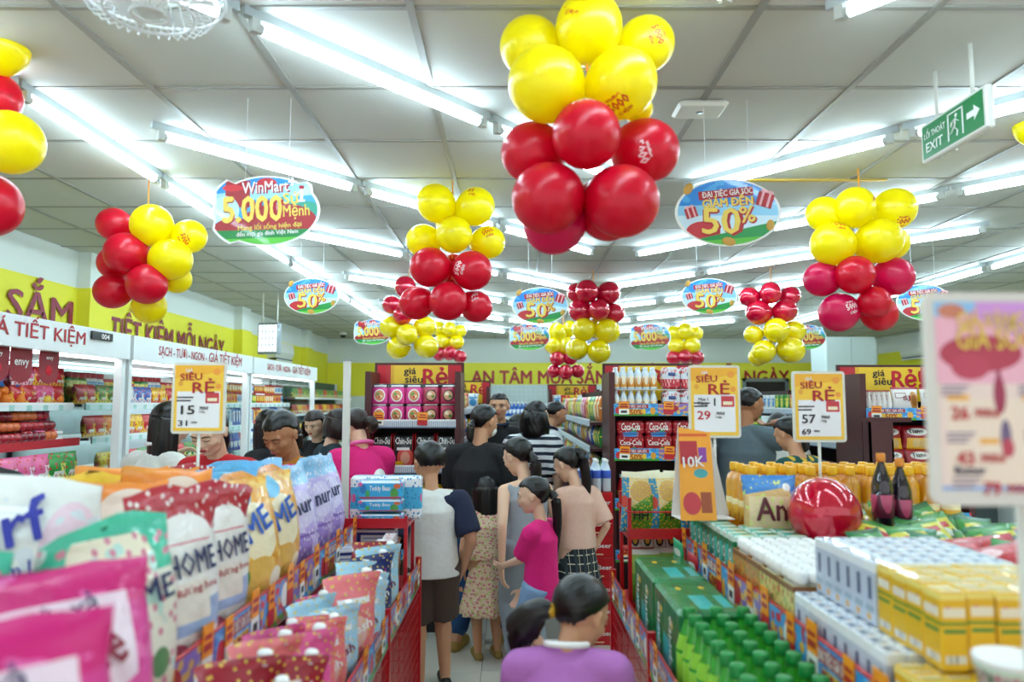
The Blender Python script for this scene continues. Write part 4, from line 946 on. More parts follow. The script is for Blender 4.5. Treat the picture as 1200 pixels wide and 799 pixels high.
grid(soy, fr_(.80, 1.12, 6), fr_(1.41, 1.65, 4), ZD + .15, 'yellow soy milk carton', 'upper tier', 'yellow soy milk cartons', zj=.004)
o = thing('paper_tub', 'white tub with green leaves and pink berries in the lower right corner', 'tub', (.755, 1.14, ZD + .146)); G().lathe([(.04, 0), (.052, .105), (.055, .106), (.055, .115), (.05, .118)], 20).build('cup', pmat('tub_print', '#f0efe8', [('dots', (8, 4, 1), .25, '#3f9a5a'), ('dots', (6, 3, 1), .15, '#e07a98'), ('rect', 0, .9, 1, 1, '#cfe8d0')]), o); G().lathe([(.056, .115), (.056, .121), (.05, .123)], 20).build('lid', m_wht, o)
# lying balloon
t = thing('loose_balloon', 'single shiny red balloon lying behind the yogurt bottles', 'balloon', (1.09, 2.6, 1.185)); balloon(t, (0, 0, 0), .122, m_cr, Vector((.3, .2, -.5)))

# bottles of cooking oil
m_oil = mat('oil', '#d9940f', .12, coat=.6); m_oill = pmat('oil_label', '#e8b43a', [('dots', (8, 5, 1), .3, '#c8781a'), ('rect', 0, .4, 1, .6, '#f5e2a8')])
def oil():
    o = thing('oil_bottle', '', 'oil bottle'); bottle_g(.036, .27, .017, .03, .8, 14, 0, 1, 0).build('bottle', [m_oil, m_oill], o)
    G().lathe([(.0185, .238), (.019, .242), (.019, .268), (.016, .2715)], 14).build('cap', mat('yellow_cap', '#f2b50e', .35), o); return Pool(o)
oilp = oil(); grid(oilp, fr_(.90, 1.74, 11), fr_(2.86, 3.16, 4), 1.051, 'cooking oil bottle with yellow cap', 'on the riser', 'cooking oil bottles', jit=.004)
# rice snack bags
rice = bag_proto('rice_cake_bag', 'snack bag', .24, .3, .1, pmat('bag_rice', '#dcb777', [('rect', .0, 0, 1, .16, '#b5843c'), ('rect', .1, .2, .85, .68, '#e6cfa2'), ('rect', .86, 0, 1, 1, '#2a6fc4'), ('slope', .7, .15, 1, '#3f86cc'), ('noise', (6, 6, 1), .62, '#cfe07a'), ('ell', .8, .82, .07, .06, '#f4f4f0')], bump=.4), [('An', .1, 0, .1, .13, 0, mat('print_maroon', '#5a1520', .4))], None, 21, None, False)
rice.put((.945, 2.72, 1.06), 0, 'tan rice cake bag reading An, right one in front of oil', 'rice cake bags', .82, rot=(-.15, 0, -.1)); rice.put((.90, 2.66, 1.06), 0, 'tan rice cake bag, left one half behind the tent card', 'rice cake bags', .8, rot=(-.15, 0, .1)) if 0 else None
G().box(.84, 1.1, 2.66, 2.78, 1.045, 1.06).build('inner_shelf', m_red, gr_)
# dark glass bottles
def sauce():
    o = thing('syrup_bottle', '', 'bottle'); bottle_g(.036, .255, .013, .03, .62, 16, 0, 1, 0, lab=(.15, .5)).build('glass', [mat('dark_glass', '#1a0d1c', .06, coat=.8), pmat('syrup_label', '#5a1230', [('ell', .5, .5, .3, .3, '#c04a70')])], o)
    G().lathe([(.0145, .225), (.015, .228), (.015, .252), (.012, .255)], 14).build('cap', mat('orange_cap', '#e08a2a', .4), o); return Pool(o)
sp_ = sauce()
for k, px in enumerate((1033, 1060)): sp_.put((at(px, 560, 2.6).x, 2.6 + .03 * k, 1.14 - .02 * k), 0, 'dark syrup bottle with orange cap, %s of two' % ('left', 'right')[k], 'dark syrup bottles')
# piles of small packs on the riser
def pillow(name, cat, w, h, t, pr, txt=None, tm=None, seed=3, n=14, nv=8):
    o = thing(name, '', cat); g = pouch(w, h, t, n, nv, .004, False, seed); b = g.build('bag_body', pr, o, planar=1)
    if txt: on_pouch(g, txt[0], txt[1], 0, txt[2], txt[3], .06).build('lettering', tm, b)
    return Pool(o)
P_seed = pillow('seasoning_pack', 'seasoning pack', .12, .16, .04, pmat('pack_green', '#3a8f3a', [('ell', .5, .45, .35, .3, '#d7cf9a'), ('rect', 0, .85, 1, 1, '#0f6a3c'), ('rect', .2, .6, .8, .7, '#e6d84a'), ('rect', 0, 0, 1, .1, '#0f6a3c')]))
P_yel = pillow('seasoning_pack', 'seasoning pack', .14, .18, .04, pmat('pack_yellow', '#d8cf3a', [('ell', .5, .4, .3, .25, '#eef0e0'), ('ell', .5, .4, .1, .12, '#222222'), ('rect', 0, .85, 1, 1, '#3a8f3a'), ('rect', .2, .62, .8, .75, '#c8302a')]))
P_chin = pillow('noodle_pack', 'noodle pack', .17, .13, .04, pmat('pack_red_noodle', '#c01a26', [('rect', 0, .1, 1, .38, '#2a3318'), ('ell', .75, .5, .2, .25, '#8a4a2a'), ('ell', .25, .8, .15, .12, '#f0c8c8'), ('noise', (6, 5, 1), .66, '#e45a64')]), ('CHINSU', .035, .02, .11), m_wht)
k = 0
for j in range(8):
    for i in range(7):
        x = 1.16 + i * .085; y = 2.74 - j * .11
        if (abs(x - 1.29) < .04 or abs(x - 1.33) < .05) and abs(y - 2.6) < .08: continue
        pool, nm = (P_seed, 'green') if (i + j) % 3 else (P_yel, 'yellow')
        pool.put((x, y, 1.045 + random.uniform(0, .02)), 0, '%s seasoning pack on the riser, %s row from the oil, %s from the left' % (nm, ORD[j], ORD[i]), 'seasoning packs', 1.0, rot=(-.9 + random.uniform(-.25, .25), random.uniform(-.3, .3), random.uniform(-.6, .6)))
for j in range(4):
    for i in range(5):
        P_chin.put((1.2 + i * .115 , 1.98 - j * .17 + .06, 1.06 + .03 * (i % 2) + random.uniform(0, .03)), 0, 'red noodle pack on the riser, %s row from the green packs, %s from the left' % (ORD[j], ORD[i]), 'red noodle packs on the riser', 1.1, rot=(-.95 + random.uniform(-.2, .2), random.uniform(-.25, .25), random.uniform(-.5, .3)))
o = thing('striped_box', 'navy box with gold stripes under the large leaflet board', 'box', (1.62, 2.3, 1.031)); G().cbox(-.12, .12, -.08, .08, .0, .13, .004).build('box_body', pmat('striped', '#141c3c', [('stripe', 1, 5, .22, '#c9b368')]), o)
G().box(-.12, .12, -.08, .08, .13, .135).build('lid', m_navy, o)

# ------------------------------------------------------------------ right lower deck: green drinks
cans = box_proto('soda_can_pack', 'drink pack', .2, .4, .25, pmat('soda_wrap', '#0b7a3a', [('noise', (5, 4, 1), .6, '#0a5f30'), ('rect', .35, .1, .62, .5, '#2bb6b4'), ('rect', .75, .15, .9, .5, '#2bb6b4'), ('ell', .3, .72, .05, .05, '#f0c828'), ('ell', .7, .75, .05, .05, '#f0c828')], bump=.4), [('Sprite', .045, -.1, .12, .16, m_wht, 'lv'), ('Sprite', .045, .08, .12, .16, m_wht, 'lv'), ('Sprite', .05, 0, .1, .15, m_wht, 'f')], .012)
cans.put((.60, 2.86, .696), 0, 'green shrink wrapped soda can pack on the lower deck, farther of two', 'soda can packs'); cans.put((.60, 2.45, .696), 0, 'green shrink wrapped soda can pack on the lower deck, nearer of two', 'soda can packs')
def soda(capm, labm):
    o = thing('soda_bottle', '', 'soda bottle'); bottle_g(.038, .27, .015, .02, .62, 14, 0, 1, 0, lab=(.25, .6)).build('bottle', [mat('green_bottle', '#35a832', .12, coat=.6), labm], o)
    G().lathe([(.0185, .246), (.019, .25), (.019, .272), (.016, .275)], 12).build('cap', capm, o); G().lathe([(.0392, .16), (.0285, .20)], 14, cap=False).build('neck_label', labm, o); return Pool(o)
sd1 = soda(mat('green_cap', '#0c8a3c', .35), mat('lime_label', '#8fce3a', .4)); sd2 = soda(mat('green_cap', '#0c8a3c', .35), mat('yellow_label', '#e8dc2a', .4)); sd3 = soda(m_wht, mat('bluegreen_label', '#2ba89a', .4))
for j in range(12):
    for i in range(3):
        p, nm = (sd1, 'lime labelled') if j > 5 else ((sd2, 'yellow labelled') if j > 3 else (sd3, 'white capped'))
        p.put((.52 + i * .08, 1.36 + j * .078, .696), 0, '%s green soda bottle, lower deck, %s row from aisle, %s from camera' % (nm, ORD[i], ORD[j]), 'green soda bottles')
# end rack on the right: toast bags, green bags
toast = bag_proto('toast_bag', 'snack bag', .15, .25, .07, pmat('bag_toast', '#e3cf9a', [('ell', .55, .68, .3, .18, '#d8a860'), ('rect', 0, 0, 1, .38, '#3f7f22'), ('slope', .3, .4, -1, '#4d9a2a'), ('rect', 0, .0, .22, 1, '#2a8fb8'), ('dots', (6, 9, 1), .22, '#e6c22a'), ('rect', 0, .9, 1, 1, '#e9e2c2'), ('ell', .1, .5, .1, .1, '#d0402a')], bump=.4), [('HH', .04, .01, .055, .06, 0, m_blk)], None, 31, None, False)
for k in range(5): toast.put((.555 + k * .066, 3.3 + .05 * (k % 2), 1.0), 0, 'cream and green toast snack bag on the red end rack, %s from the left' % ORD[k], 'toast snack bags', 1.05, rot=(-.1, random.uniform(-.1, .1), .1 + (-.2 if k == 0 else .1)))
gbag = bag_proto('tea_bag_pack', 'snack bag', .13, .2, .05, pmat('bag_tea', '#5f9a2a', [('rect', 0, .55, 1, 1, '#8fb84a'), ('ell', .5, .4, .28, .18, '#6a4634'), ('ell', .5, .45, .2, .08, '#e0c8b0'), ('rect', 0, .9, 1, 1, '#e9ece0')], bump=.55), [], None, 33, None, False)
for k in range(3): gbag.put((.58 + k * .12, 3.27 + .04 * k, .711), 0, 'green and brown drink powder bag under the red tray, %s from the left' % ORD[k], 'drink powder bags', 1.1, rot=(-.08, 0, .05))
wj = box_proto('white_jar_pack', 'jar pack', .05, .05, .07, pmat('jar_print', '#e9e6df', [('ell', .5, .5, .35, .4, '#222222'), ('ell', .5, .5, .2, .25, '#e3b23a')]))
for k in range(5): wj.put((.56 + k * .055, 3.42, .915 - .0), 0, 'small white jar with dark round mark under the red tray, %s from left' % ORD[k], 'small white jars')
G().box(.51, .83, 3.38, 3.47, .9, .914).build('inner_shelf', m_red, er_r)
for k, (c_, nm) in enumerate((('#2fae7a', 'green'), ('#c8283a', 'red'))):
    P_ = pillow('hanging_sachet', 'sachet', .07, .15, .015, pmat('sachet_' + nm, c_, [('rect', .15, .3, .85, .5, '#efe6e0'), ('ell', .5, .7, .3, .1, '#f2efe8')])); P_.put((.70 + .03 * k, 3.12 - .12 * k, .855 - .03 * k), 0, '%s sachet hanging from the end of the right price strip' % nm, None, 1.1, rot=(.25, .3, -1.2))
# beer cartons and water packs
def beer_extra(o): pass
beer = box_proto('beer_carton', 'beer carton', .26, .36, .138, pmat('beer_red', '#c00d1c', [('rect', .3, .1, .75, .16, '#e8cfa0'), ('rect', .04, .08, .14, .2, '#f3e6e0')]), [('Bia', .03, -.05, .06, .05, m_wht, 'f'), ('Beer', .03, .07, .06, .09, m_wht, 'f')], .003)
for k in range(7): beer.put((.535 + .003 * (k % 2), 5.1, .001 + k * .14), .0, 'red beer carton in the aisle stack, %s from the floor' % ORD[k], 'red beer cartons')
wat = Pool(thing('water_bottle', '', 'water bottle')); bottle_g(.03, .21, .014, .016, .7, 12, 0, 1, 2, lab=(.45, .72)).build('bottle', [mat('water_plastic', '#d5e6f2', .1, coat=.6), mat('water_label', '#3b5fc4', .4), m_wht], wat.p)
for i in range(4):
    for j in range(3): wat.put((.44 + i * .064, 4.97 + j * .064, .981), 0, 'blue labelled water bottle on the beer cartons, %s row, %s from left' % (ORD[j], ORD[i]), 'water bottles on the beer cartons')
# white metal pole by the noodle stand
t = thing('sign_pole', 'tall thin white square post rising behind the lilac bags', 'post', (-.88, 3.92, 0)); G().box(-.017, .017, -.017, .017, 0, at(410, 423, 3.92).z).build('post', m_offw, t); G().box(-.08, .08, -.08, .08, 0, .01).build('foot', m_offw, t); G().box(-.022, .022, -.022, .022, at(410, 423, 3.92).z, at(410, 423, 3.92).z + .008).build('cap', m_grey, t)
# ================================================================== small goods for shelves
random.seed(21)
PALS = {'red': ('#c31b28', '#f0c630'), 'green': ('#2f8f3a', '#e8e25a'), 'blue': ('#2a62b8', '#e9eef4'), 'yellow': ('#edc21e', '#c8302a'), 'white': ('#e8ebe8', '#3a8fc8'), 'orange': ('#e8862a', '#f4e7c0'), 'pink': ('#df5f94', '#f4dde6'), 'purple': ('#7a4aa8', '#e8d24a')}
def small_print(nm, a, b): return pmat('print_small_' + nm, a, [('ell', .5, .42, .32, .24, b), ('rect', .15, .66, .85, .78, b), ('noise', (5, 5, 1), .64, b)])
SM = {}
def small(kind, c):
    if (kind, c) in SM: return SM[(kind, c)]
    a, b = PALS[c]; pr = small_print(c, a, b)
    nm = {'pack': 'sealed_pack', 'bag': 'snack_bag', 'bottle': 'small_bottle', 'box': 'small_box', 'jar': 'food_jar', 'tray': 'meat_tray', 'carton': 'gable_carton'}[kind]
    o = None
    if kind == 'bag': o = pouch(.11, .15, .045, 12, 7, .003, False, 5).build(nm, pr, planar=1)
    elif kind == 'pack': o = pouch(.135, .125, .05, 14, 7, .004, False, 9).build(nm, pmat('print_pack_' + c, b, [('rect', 0, .62, 1, 1, a), ('ell', .35, .45, .25, .3, a), ('noise', (7, 5, 1), .58, a), ('rect', .3, .2, .85, .36, '#e8e4da'), ('dots', (4, 5, 1), .2, '#c8362e')]), planar=1)
    elif kind == 'bottle': o = bottle_g(.028, .18, .014, .02, .68, 10, 0, 1, 2).build(nm, [mat('body_' + c, a, .2, coat=.4), pr, m_wht if c != 'white' else m_blue])
    elif kind == 'box': o = G().cbox(-.045, .045, -.025, .025, 0, .12, .003).build(nm, pr)
    elif kind == 'jar': o = G().lathe([(.028, 0), (.032, .01), (.032, .07), (.027, .078), (.03, .08), (.03, .095), (.027, .097)], 10, mi=[1, 1, 0, 0, 2, 2, 2]).build(nm, [mat('body_' + c, a, .2, coat=.4), pr, m_dred if c != 'red' else m_wht])
    elif kind == 'tray': o = G().cbox(-.07, .07, -.05, .05, 0, .02, .004, 1).ball((0, 0, .02), (.062, .043, .018), 10, 6, 0).build(nm, [mat('meat_' + c, a, .25, coat=.6, noise=.3, nscale=60), m_wht])
    elif kind == 'carton': 
        g = G().box(-.035, .035, -.035, .035, 0, .16); g.add([(-.035, -.035, .16), (.035, -.035, .16), (.035, .035, .16), (-.035, .035, .16), (-.035, 0, .2), (.035, 0, .2)], [(0, 1, 5, 4), (2, 3, 4, 5), (0, 4, 3), (1, 2, 5)]); g.box(-.035, .035, -.002, .002, .198, .212); o = g.build(nm, pr)
    tag(o, '', {'pack': 'sealed pack', 'bag': 'snack bag', 'bottle': 'bottle', 'box': 'box', 'jar': 'jar', 'tray': 'meat tray', 'carton': 'carton'}[kind])
    SM[(kind, c)] = Pool(o); return SM[(kind, c)]
KN = {'pack': 'sealed pack', 'bag': 'snack bag', 'bottle': 'bottle', 'box': 'box', 'jar': 'jar', 'tray': 'meat tray', 'carton': 'milk carton'}
def row_along_y(kind, cols, x, y0, y1, z, step, rz, where, grp, run=3, sc=1.0, jit=.004):
    n = int((y1 - y0) / step); c = None; q = 0
    for k in range(n):
        if k % run == 0: c = cols[(k // run) % len(cols)]
        small(kind, c).put((x + random.uniform(-jit, jit), y0 + (k + .5) * step, z), 0, '%s %s %s, %s from camera' % (c, KN[kind], where, ORD[k]), grp, sc, rot=(random.uniform(-.06, .02), 0, rz + random.uniform(-.08, .08)))
def row_along_x(kind, cols, x0, x1, y, z, step, where, grp, run=3, sc=1.0):
    n = int((x1 - x0) / step)
    for k in range(n):
        c = cols[(k // run) % len(cols)]
        small(kind, c).put((x0 + (k + .5) * step, y + random.uniform(-.004, .004), z), 0, '%s %s %s, %s from the left' % (c, KN[kind], where, ORD[k]), grp, sc, rot=(random.uniform(-.06, .02), 0, random.uniform(-.08, .08)))

# ================================================================== open chillers along the left wall
m_chin = mat('chiller_inside', '#9fb0b4', .5); FX, BX = -2.95, -3.85
m_lip = pmat('chiller_lip', '#dfeef0', [('stripe', 0, 14, .3, '#9fd0c8'), ('rect', 0, .7, 1, 1, '#f2f6f6')])
def chiller(y0, y1, label, head, lip):
    t = thing('open_chiller', label, 'chiller', (0, 0, 0))
    G().box(BX, FX - .02, y0, y1, 0, .42).build('base', m_white, t); G().box(BX, BX + .04, y0, y1, .42, 2.05).build('back_panel', m_chin, t)
    for y in (y0, y1 - .05): G().box(FX - .06, FX, y, y + .05, .0, 1.93).build('corner_post', m_white, t)
    for y in (y0 + .0, y1 - .03): G().box(BX, FX - .06, y + .012, y + .02, .42, 1.95).build('end_glass', m_glass, t)
    hd = G().box(BX, FX + .03, y0, y1, 1.90, 2.09).build('header', m_white, t)
    for (tx, th, ye, al, m_, wd) in head: G().text(tx, th, (FX + .033, ye, 1.965), rz=PI / 2, align=al, width=wd, bold=.015).build('lettering', m_, hd)
    G().box(FX - .1, FX - .05, y0 + .06, y1 - .06, 1.885, 1.9).build('case_light', m_led, t)
    for k, (z, dp) in enumerate(((.42, .0), (.72, .12), (1.02, .2), (1.30, .3), (1.56, .36))):
        if k: G().box(BX + .04, FX - dp, y0 + .03, y1 - .03, z - .02, z).build('shelf', m_white, t)
        p_ = G().box(FX - dp, FX - dp + .012, y0 + .06, y1 - .06, z - .045, z + .012).build('price_rail', lip[k], t)
        G().box(BX + .1, BX + .14, y0 + .1, y1 - .1, z + (.24 if k < 4 else .3), z + (.255 if k < 4 else .315)).build('shelf_light', m_led, t)
    return t
m_liprd = mat('rail_red', '#b9202e', .4)
chiller(3.0, 5.6, 'first open chiller from camera, fruit and red packs', [('- NGON - GIÁ TIẾT KIỆM', .085, 5.0, 'r', m_dred, 1.75)], [m_lip, m_lip, m_lip, m_liprd, m_lip])
c2 = chiller(5.65, 8.25, 'second open chiller from camera, bags and noodles', [('SẠCH - TƯƠI - NGON -', .075, 6.05, 'l', m_dred, .95), ('GIÁ TIẾT KIỆM', .09, 7.06, 'l', m_dred, .85)], [m_lip] * 5)
chiller(8.3, 11.0, 'third open chiller from camera, milk and yogurt', [('SẠCH - TƯƠI - NGON -', .075, 8.75, 'l', m_dred, .95), ('GIÁ TIẾT KIỆM', .09, 9.76, 'l', m_dred, .85)], [m_lip] * 5)
t = thing('digital_thermometer', 'black digital thermometer strip on the chiller header', 'thermometer', (FX + .032, 5.22, 2.04)); G().box(0, .014, -.16, .1, -.028, .028).build('case', m_black, t)
e = G().text('004', .036, (.0165, .0, -.018), rz=PI / 2, width=.1); e.build('digits', m_wht, t)
# apples and fruit bags in the first chiller
apm = [mat('apple_red', '#a8182a', .2, coat=.5, noise=.35, nscale=25), mat('apple_deep', '#7d0f20', .2, coat=.5, noise=.3, nscale=25), mat('apple_blush', '#cf6a34', .25, coat=.4, noise=.3, nscale=20)]
def apple(m_):
    def fn(d): return 1 - .16 * max(0, abs(d.z) - .75) / .25
    o = thing('apple', '', 'apple'); G().ball((0, 0, .036), (.04, .04, .037), 14, 10, 0, None, fn).build('fruit', m_, o); G().tube([(0, 0, .066), (.003, 0, .08)], .0018, 5).build('stem', mat('stem', '#4a3218', .8), o); return Pool(o)
AP = [apple(m_) for m_ in apm]; AN = ['red', 'deep red', 'blushed']
k = 0
for j in range(22):
    y = 3.95 + j * .064
    for l, (x, z) in enumerate(((-3.3, 1.301), (-3.38, 1.301), (-3.335, 1.372), (-3.41, 1.372), (-3.37, 1.44), (-3.42, 1.505))):
        c_ = (j // 4 + l) % 3; AP[c_].put((x, y + (.03 if l in (2, 3, 5) else 0), z), 0, '%s apple, %s layer of the apple pile, %s from camera' % (AN[c_], ('front lowest', 'back lowest', 'front second', 'back second', 'third', 'top')[l], ORD[j]), 'apples in the first chiller')
fbag = Pool(thing('fruit_net', '', 'fruit bag')); g = G()
for (x, y, z, r) in ((-.03, 0, .035, .035), (.035, .01, .035, .034), (0, .03, .085, .034), (.0, -.03, .06, .033)): g.ball((x, y, z), r, 10, 8)
for q in range(len([1])): pass
fb1 = [('orange', mat('orange_fruit', '#e8862a', .45)), ('red', apm[0]), ('pale yellow', mat('pear_fruit', '#dcc24a', .4))]
bpy.data.objects.remove(fbag.p)
FBG = {}
for nm, m_ in fb1:
    o = thing('fruit_net', '', 'fruit bag')
    for q, (x, y, z, r) in enumerate(((-.032, 0, .034, .034), (.036, .01, .034, .034), (0, .032, .09, .034), (.0, -.034, .064, .033))): G().ball((x, y, z), r, 10, 8).build('fruit', m_, o)
    g = G().loft([((0, 0, .12), .03, .03), ((0, 0, .15), .012, .012), ((0, 0, .17), .03, .02)], 10); g.build('net_top', mat('net_blue', '#3a7ac8', .4), o); FBG[nm] = Pool(o)
for j in range(13):
    nm = ('orange', 'orange', 'red', 'pale yellow')[j % 4]; FBG[nm].put((-3.42, 3.75 + j * .145, 1.561), random.uniform(-.4, .4), '%s fruit net on the upper shelf of first chiller, %s from camera' % (nm, ORD[j]), 'fruit nets in the first chiller')
row_along_y('tray', ['red', 'pink', 'red', 'orange'], -3.34, 5.0 - .0, 5.56, 1.301, .14, PI / 2, 'on second shelf of first chiller', 'meat trays', 1)
row_along_y('tray', ['red', 'pink', 'red', 'orange'], -3.34, 5.0 - .0, 5.56, 1.345, .14, PI / 2, 'stacked on lower meat trays', 'meat trays', 1)
row_along_y('pack', ['red', 'orange', 'pink', 'green'], -3.22, 3.6, 5.5, 1.02, .17, PI / 2, 'on third shelf of first chiller', 'packs low in the first chiller', 3, 1.6)
row_along_y('pack', ['red', 'white', 'pink'], -3.5, 5.0, 5.56, 1.35, .11, PI / 2, 'behind the meat trays', 'packs behind the meat trays', 2, 1.3)
for i, x in enumerate((-3.40, -3.5)):
    row_along_y('pack', ['red', 'pink', 'red', 'orange'], x, 5.0, 5.56, 1.561, .11, PI / 2, 'on top shelf of first chiller, %s line' % ('front', 'rear')[i], 'packs on top shelf of first chiller', 2, 1.1)
    row_along_y('pack', ['pink', 'red', 'red', 'white'], x, 5.0, 5.56, 1.69, .11, PI / 2, 'stacked on top shelf of first chiller, %s line' % ('front', 'rear')[i], 'packs on top shelf of first chiller', 2, 1.1)
row_along_y('pack', ['red', 'pink', 'red', 'orange'], -3.60, 3.6, 4.95, 1.561, .15, PI / 2, 'behind fruit nets in first chiller', 'packs behind the fruit nets', 2, 1.7)
row_along_y('pack', ['pink', 'red', 'orange'], -3.60, 3.9, 5.5, 1.301, .15, PI / 2, 'behind the apples in first chiller', 'packs behind the apples', 2, 1.6)
for l, (z, x, cs, sc, cs2) in enumerate(((1.561, -3.42, ['red', 'green', 'white', 'blue', 'yellow'], 1.25, ['green', 'white', 'red', 'yellow']), (1.301, -3.34, ['red', 'orange', 'yellow', 'red'], 1.35, 0), (1.021, -3.22, ['yellow', 'red', 'green'], 1.3, 0))):
    row_along_y('pack', cs, x, 5.75, 8.15, z, .15, PI / 2, 'on %s shelf of second chiller' % ORD[l], 'packs in the second chiller', 2, sc)
    if cs2: row_along_y('jar', cs2, x - .12, 5.75, 8.15, z + .0, .085, PI / 2, 'behind packs on %s shelf of second chiller' % ORD[l], 'jars in the second chiller', 3, 2.6)
row_along_y('jar', ['orange', 'yellow', 'white', 'green', 'red'], -3.42, 8.4, 10.9, 1.561, .085, PI / 2, 'on top shelf of third chiller', 'jars on top shelf of third chiller', 4, 1.4)
row_along_y('jar', ['red', 'orange', 'white'], -3.42, 8.4, 10.9, 1.70, .085, PI / 2, 'stacked on jars of third chiller', 'jars on top shelf of third chiller', 5, 1.2)
row_along_y('carton', ['white', 'blue', 'white', 'red'], -3.34, 8.4, 10.9, 1.301, .085, PI / 2, 'on second shelf of third chiller', 'milk cartons in third chiller', 4, 1.05)
row_along_y('bottle', ['blue', 'red', 'white', 'green'], -3.22, 8.4, 10.9, 1.021, .075, PI / 2, 'on third shelf of third chiller', 'bottles in third chiller', 4, 1.25)
row_along_y('bottle', ['green', 'red', 'white'], -3.14, 8.4, 10.9, .721, .075, PI / 2, 'on fourth shelf of third chiller', 'bottles in third chiller', 4, 1.25)
# red pennants hanging in the first chiller
for k, (y, nm) in enumerate(((4.27, 'farthest left'), (4.48, 'middle'), (4.75, 'right'))):
    t = thing('pennant', 'red fruit pennant hanging from the first chiller header, %s one' % nm, 'pennant', (FX - .05, y, 1.9), PI / 2, 'red pennants')
    poly = [(-.1, 0), (-.1, -.14)] + [(.1 * math.sin(a), -.14 - .07 * math.cos(a)) for a in (-1.1, -.6, 0, .6, 1.1)] + [(.1, -.14), (.1, 0)]
    f = G().prism(poly[::-1], -.002, .001).build('flag', mat('pennant_red', '#8e0f22', .5), t)
    e = G(); 
    if k == 1: e.text('envy', .05, (0, -.004, -.1), width=.13)
    else: e.ball((0, -.003, -.12), (.035, .001, .033), 12, 8, 1); e.text('envy', .025, (0, -.004, -.05), width=.07)
    e.build('lettering', [m_wht, m_br], f)
# grey mirrored panel at the chiller end
t = thing('snack_rack', 'tall rack of small hanging snacks beyond the third chiller', 'rack', (0, 0, 0))
G().box(-3.7, -3.66, 11.2, 15.2, 0, 1.95).build('back_panel', mat('rack_back', '#3c5a48', .6), t)
for z in (.5, .8, 1.1, 1.4, 1.66): G().box(-3.66, -3.3, 11.2, 15.2, z - .03, z).build('shelf', m_white, t)
for y in (11.2, 13.2, 15.17): G().box(-3.68, -3.62, y, y + .03, 0, 1.95).build('upright', m_white, t)
for l, (z, cs) in enumerate(((1.66, ['green', 'red', 'green']), (1.4, ['red', 'yellow', 'orange']), (1.1, ['blue', 'yellow', 'red', 'green']), (.8, ['green', 'white', 'red']))): row_along_y('pack', cs, -3.38, 11.3, 15.1, z, .13, PI / 2, 'on %s shelf of the far left rack' % ORD[l], 'snacks on the far left rack', 2, 1.15)

# ================================================================== rows of shelving behind, with sale headers on their ends
m_head = pmat('header_print', '#c4202a', [('rect', .16, 0, .84, 1, '#f2c81e'), ('slope', -.1, .9, 1, '#c4202a') if False else ('rect', .16, 0, .2, 1, '#e8b010')])
m_stripw = pmat('strip_white', '#d9e2ea', [('stripe', 0, 30, .4, '#8a9ab0'), ('rect', 0, .8, 1, 1, '#f0f4f6'), ('rect', 0, 0, 1, .15, '#6a7a90')])
def header(parent, x0, x1, y, z0, z1):
    G().box(x0, x1, y, y + .02, z0, z1).build('header_frame', m_brown, parent)
    w_ = x1 - x0; cx = (x0 + x1) / 2; h_ = z1 - z0
    p = G().box(x0 + .02, x1 - .02, y - .003, y, z0 + .005, z1 - .018).build('header_board', m_head, parent, planar=1)
    e = G().text('giá', .05, (cx - .07, y - .005, z1 - .085), 0, width=.09).text('siêu', .055, (cx - .04, y - .005, z1 - .15), 0, width=.13)
    e.text('Rẻ!', .12, (cx + .14, y - .005, z1 - .165), 1, width=.22, bold=.03); e.build('lettering', [m_blk, mat('header_red', '#c8162a', .4)], p)
    G().prism([(x0 + .02, z0 + .005), (x0 + .17 * w_, z0 + .005), (x0 + .12 * w_, z1 - .018), (x0 + .02, z1 - .018)], y - .006, y - .003).prism([(x1 - .12 * w_, z0 + .005), (x1 - .02, z0 + .005), (x1 - .02, z1 - .018), (x1 - .17 * w_, z1 - .018)], y - .006, y - .003).build('header_corner', mat('header_red', '#c8162a', .4), p)
def endcap(label, x0, x1, y, levels, ztop, depth=.42):
    t = thing('shelf_end_display', label, 'display shelf')
    for x in (x0, x1 - .04): G().box(x, x + .04, y, y + depth, 0, ztop - .08).build('side_panel', m_brown, t)
    G().box(x0 + .04, x1 - .04, y + depth - .02, y + depth, .08, ztop - .1).build('back_panel', mat('shelf_back', '#2c1416', .6), t)
    G().box(x0 + .02, x1 - .02, y + .04, y + depth, .0, .1).build('plinth', m_black, t)
    header(t, x0, x1, y + depth - .06, ztop - .28, ztop)
    for z, st in levels:
        G().box(x0 + .04, x1 - .04, y + .01, y + depth - .02, z - .022, z).build('shelf', m_brown, t)
        if st is not None:
            n = max(1, round((x1 - x0 - .06) / .33)); L = (x1 - x0 - .06) / n
            for k in range(n): 
                if st == 'w': G().box(x0 + .03 + k * L, x0 + .03 + (k + 1) * L - .002, y - .004, y + .0, z - .03, z + .03).build('price_strip', m_stripw, t, planar=1)
                else: strip_seg(t, (k + st) % 3 if k else 0, x0 + .03 + (k + .5) * L, y - .006, z - .02, L - .002, .085, 0)
            for k in range(n): tagpart(t, 'r' if k % 2 else 'o', (x0 + .1 + k * L, y - .011, z - .01), 0, .07, .09)
    return t
YE = 5.15
endcap('dark brown shelf end with noodle packs and sale header', -1.03, -.36, YE, [(1.425, 'w'), (1.11, 'w'), (.8, 0), (.5, 0), (.2, None)], 1.87)
endcap('dark brown shelf end with juice bottles and cola packs', .68, 1.36, YE, [(1.50, 1), (1.19, 1), (.85, 0), (.5, 0), (.2, None)], 1.865)
endcap('dark brown shelf end with wafers and red cookie packs', 2.44, 3.2, YE, [(1.47, 1), (1.07, 1), (.75, 0), (.4, 0)], 1.855)
endcap('small far shelf end with sale header behind the man in black polo', -.80, -.26, 8.6, [(1.5, 'w'), (1.2, 'w'), (.9, 'w')], 1.84)
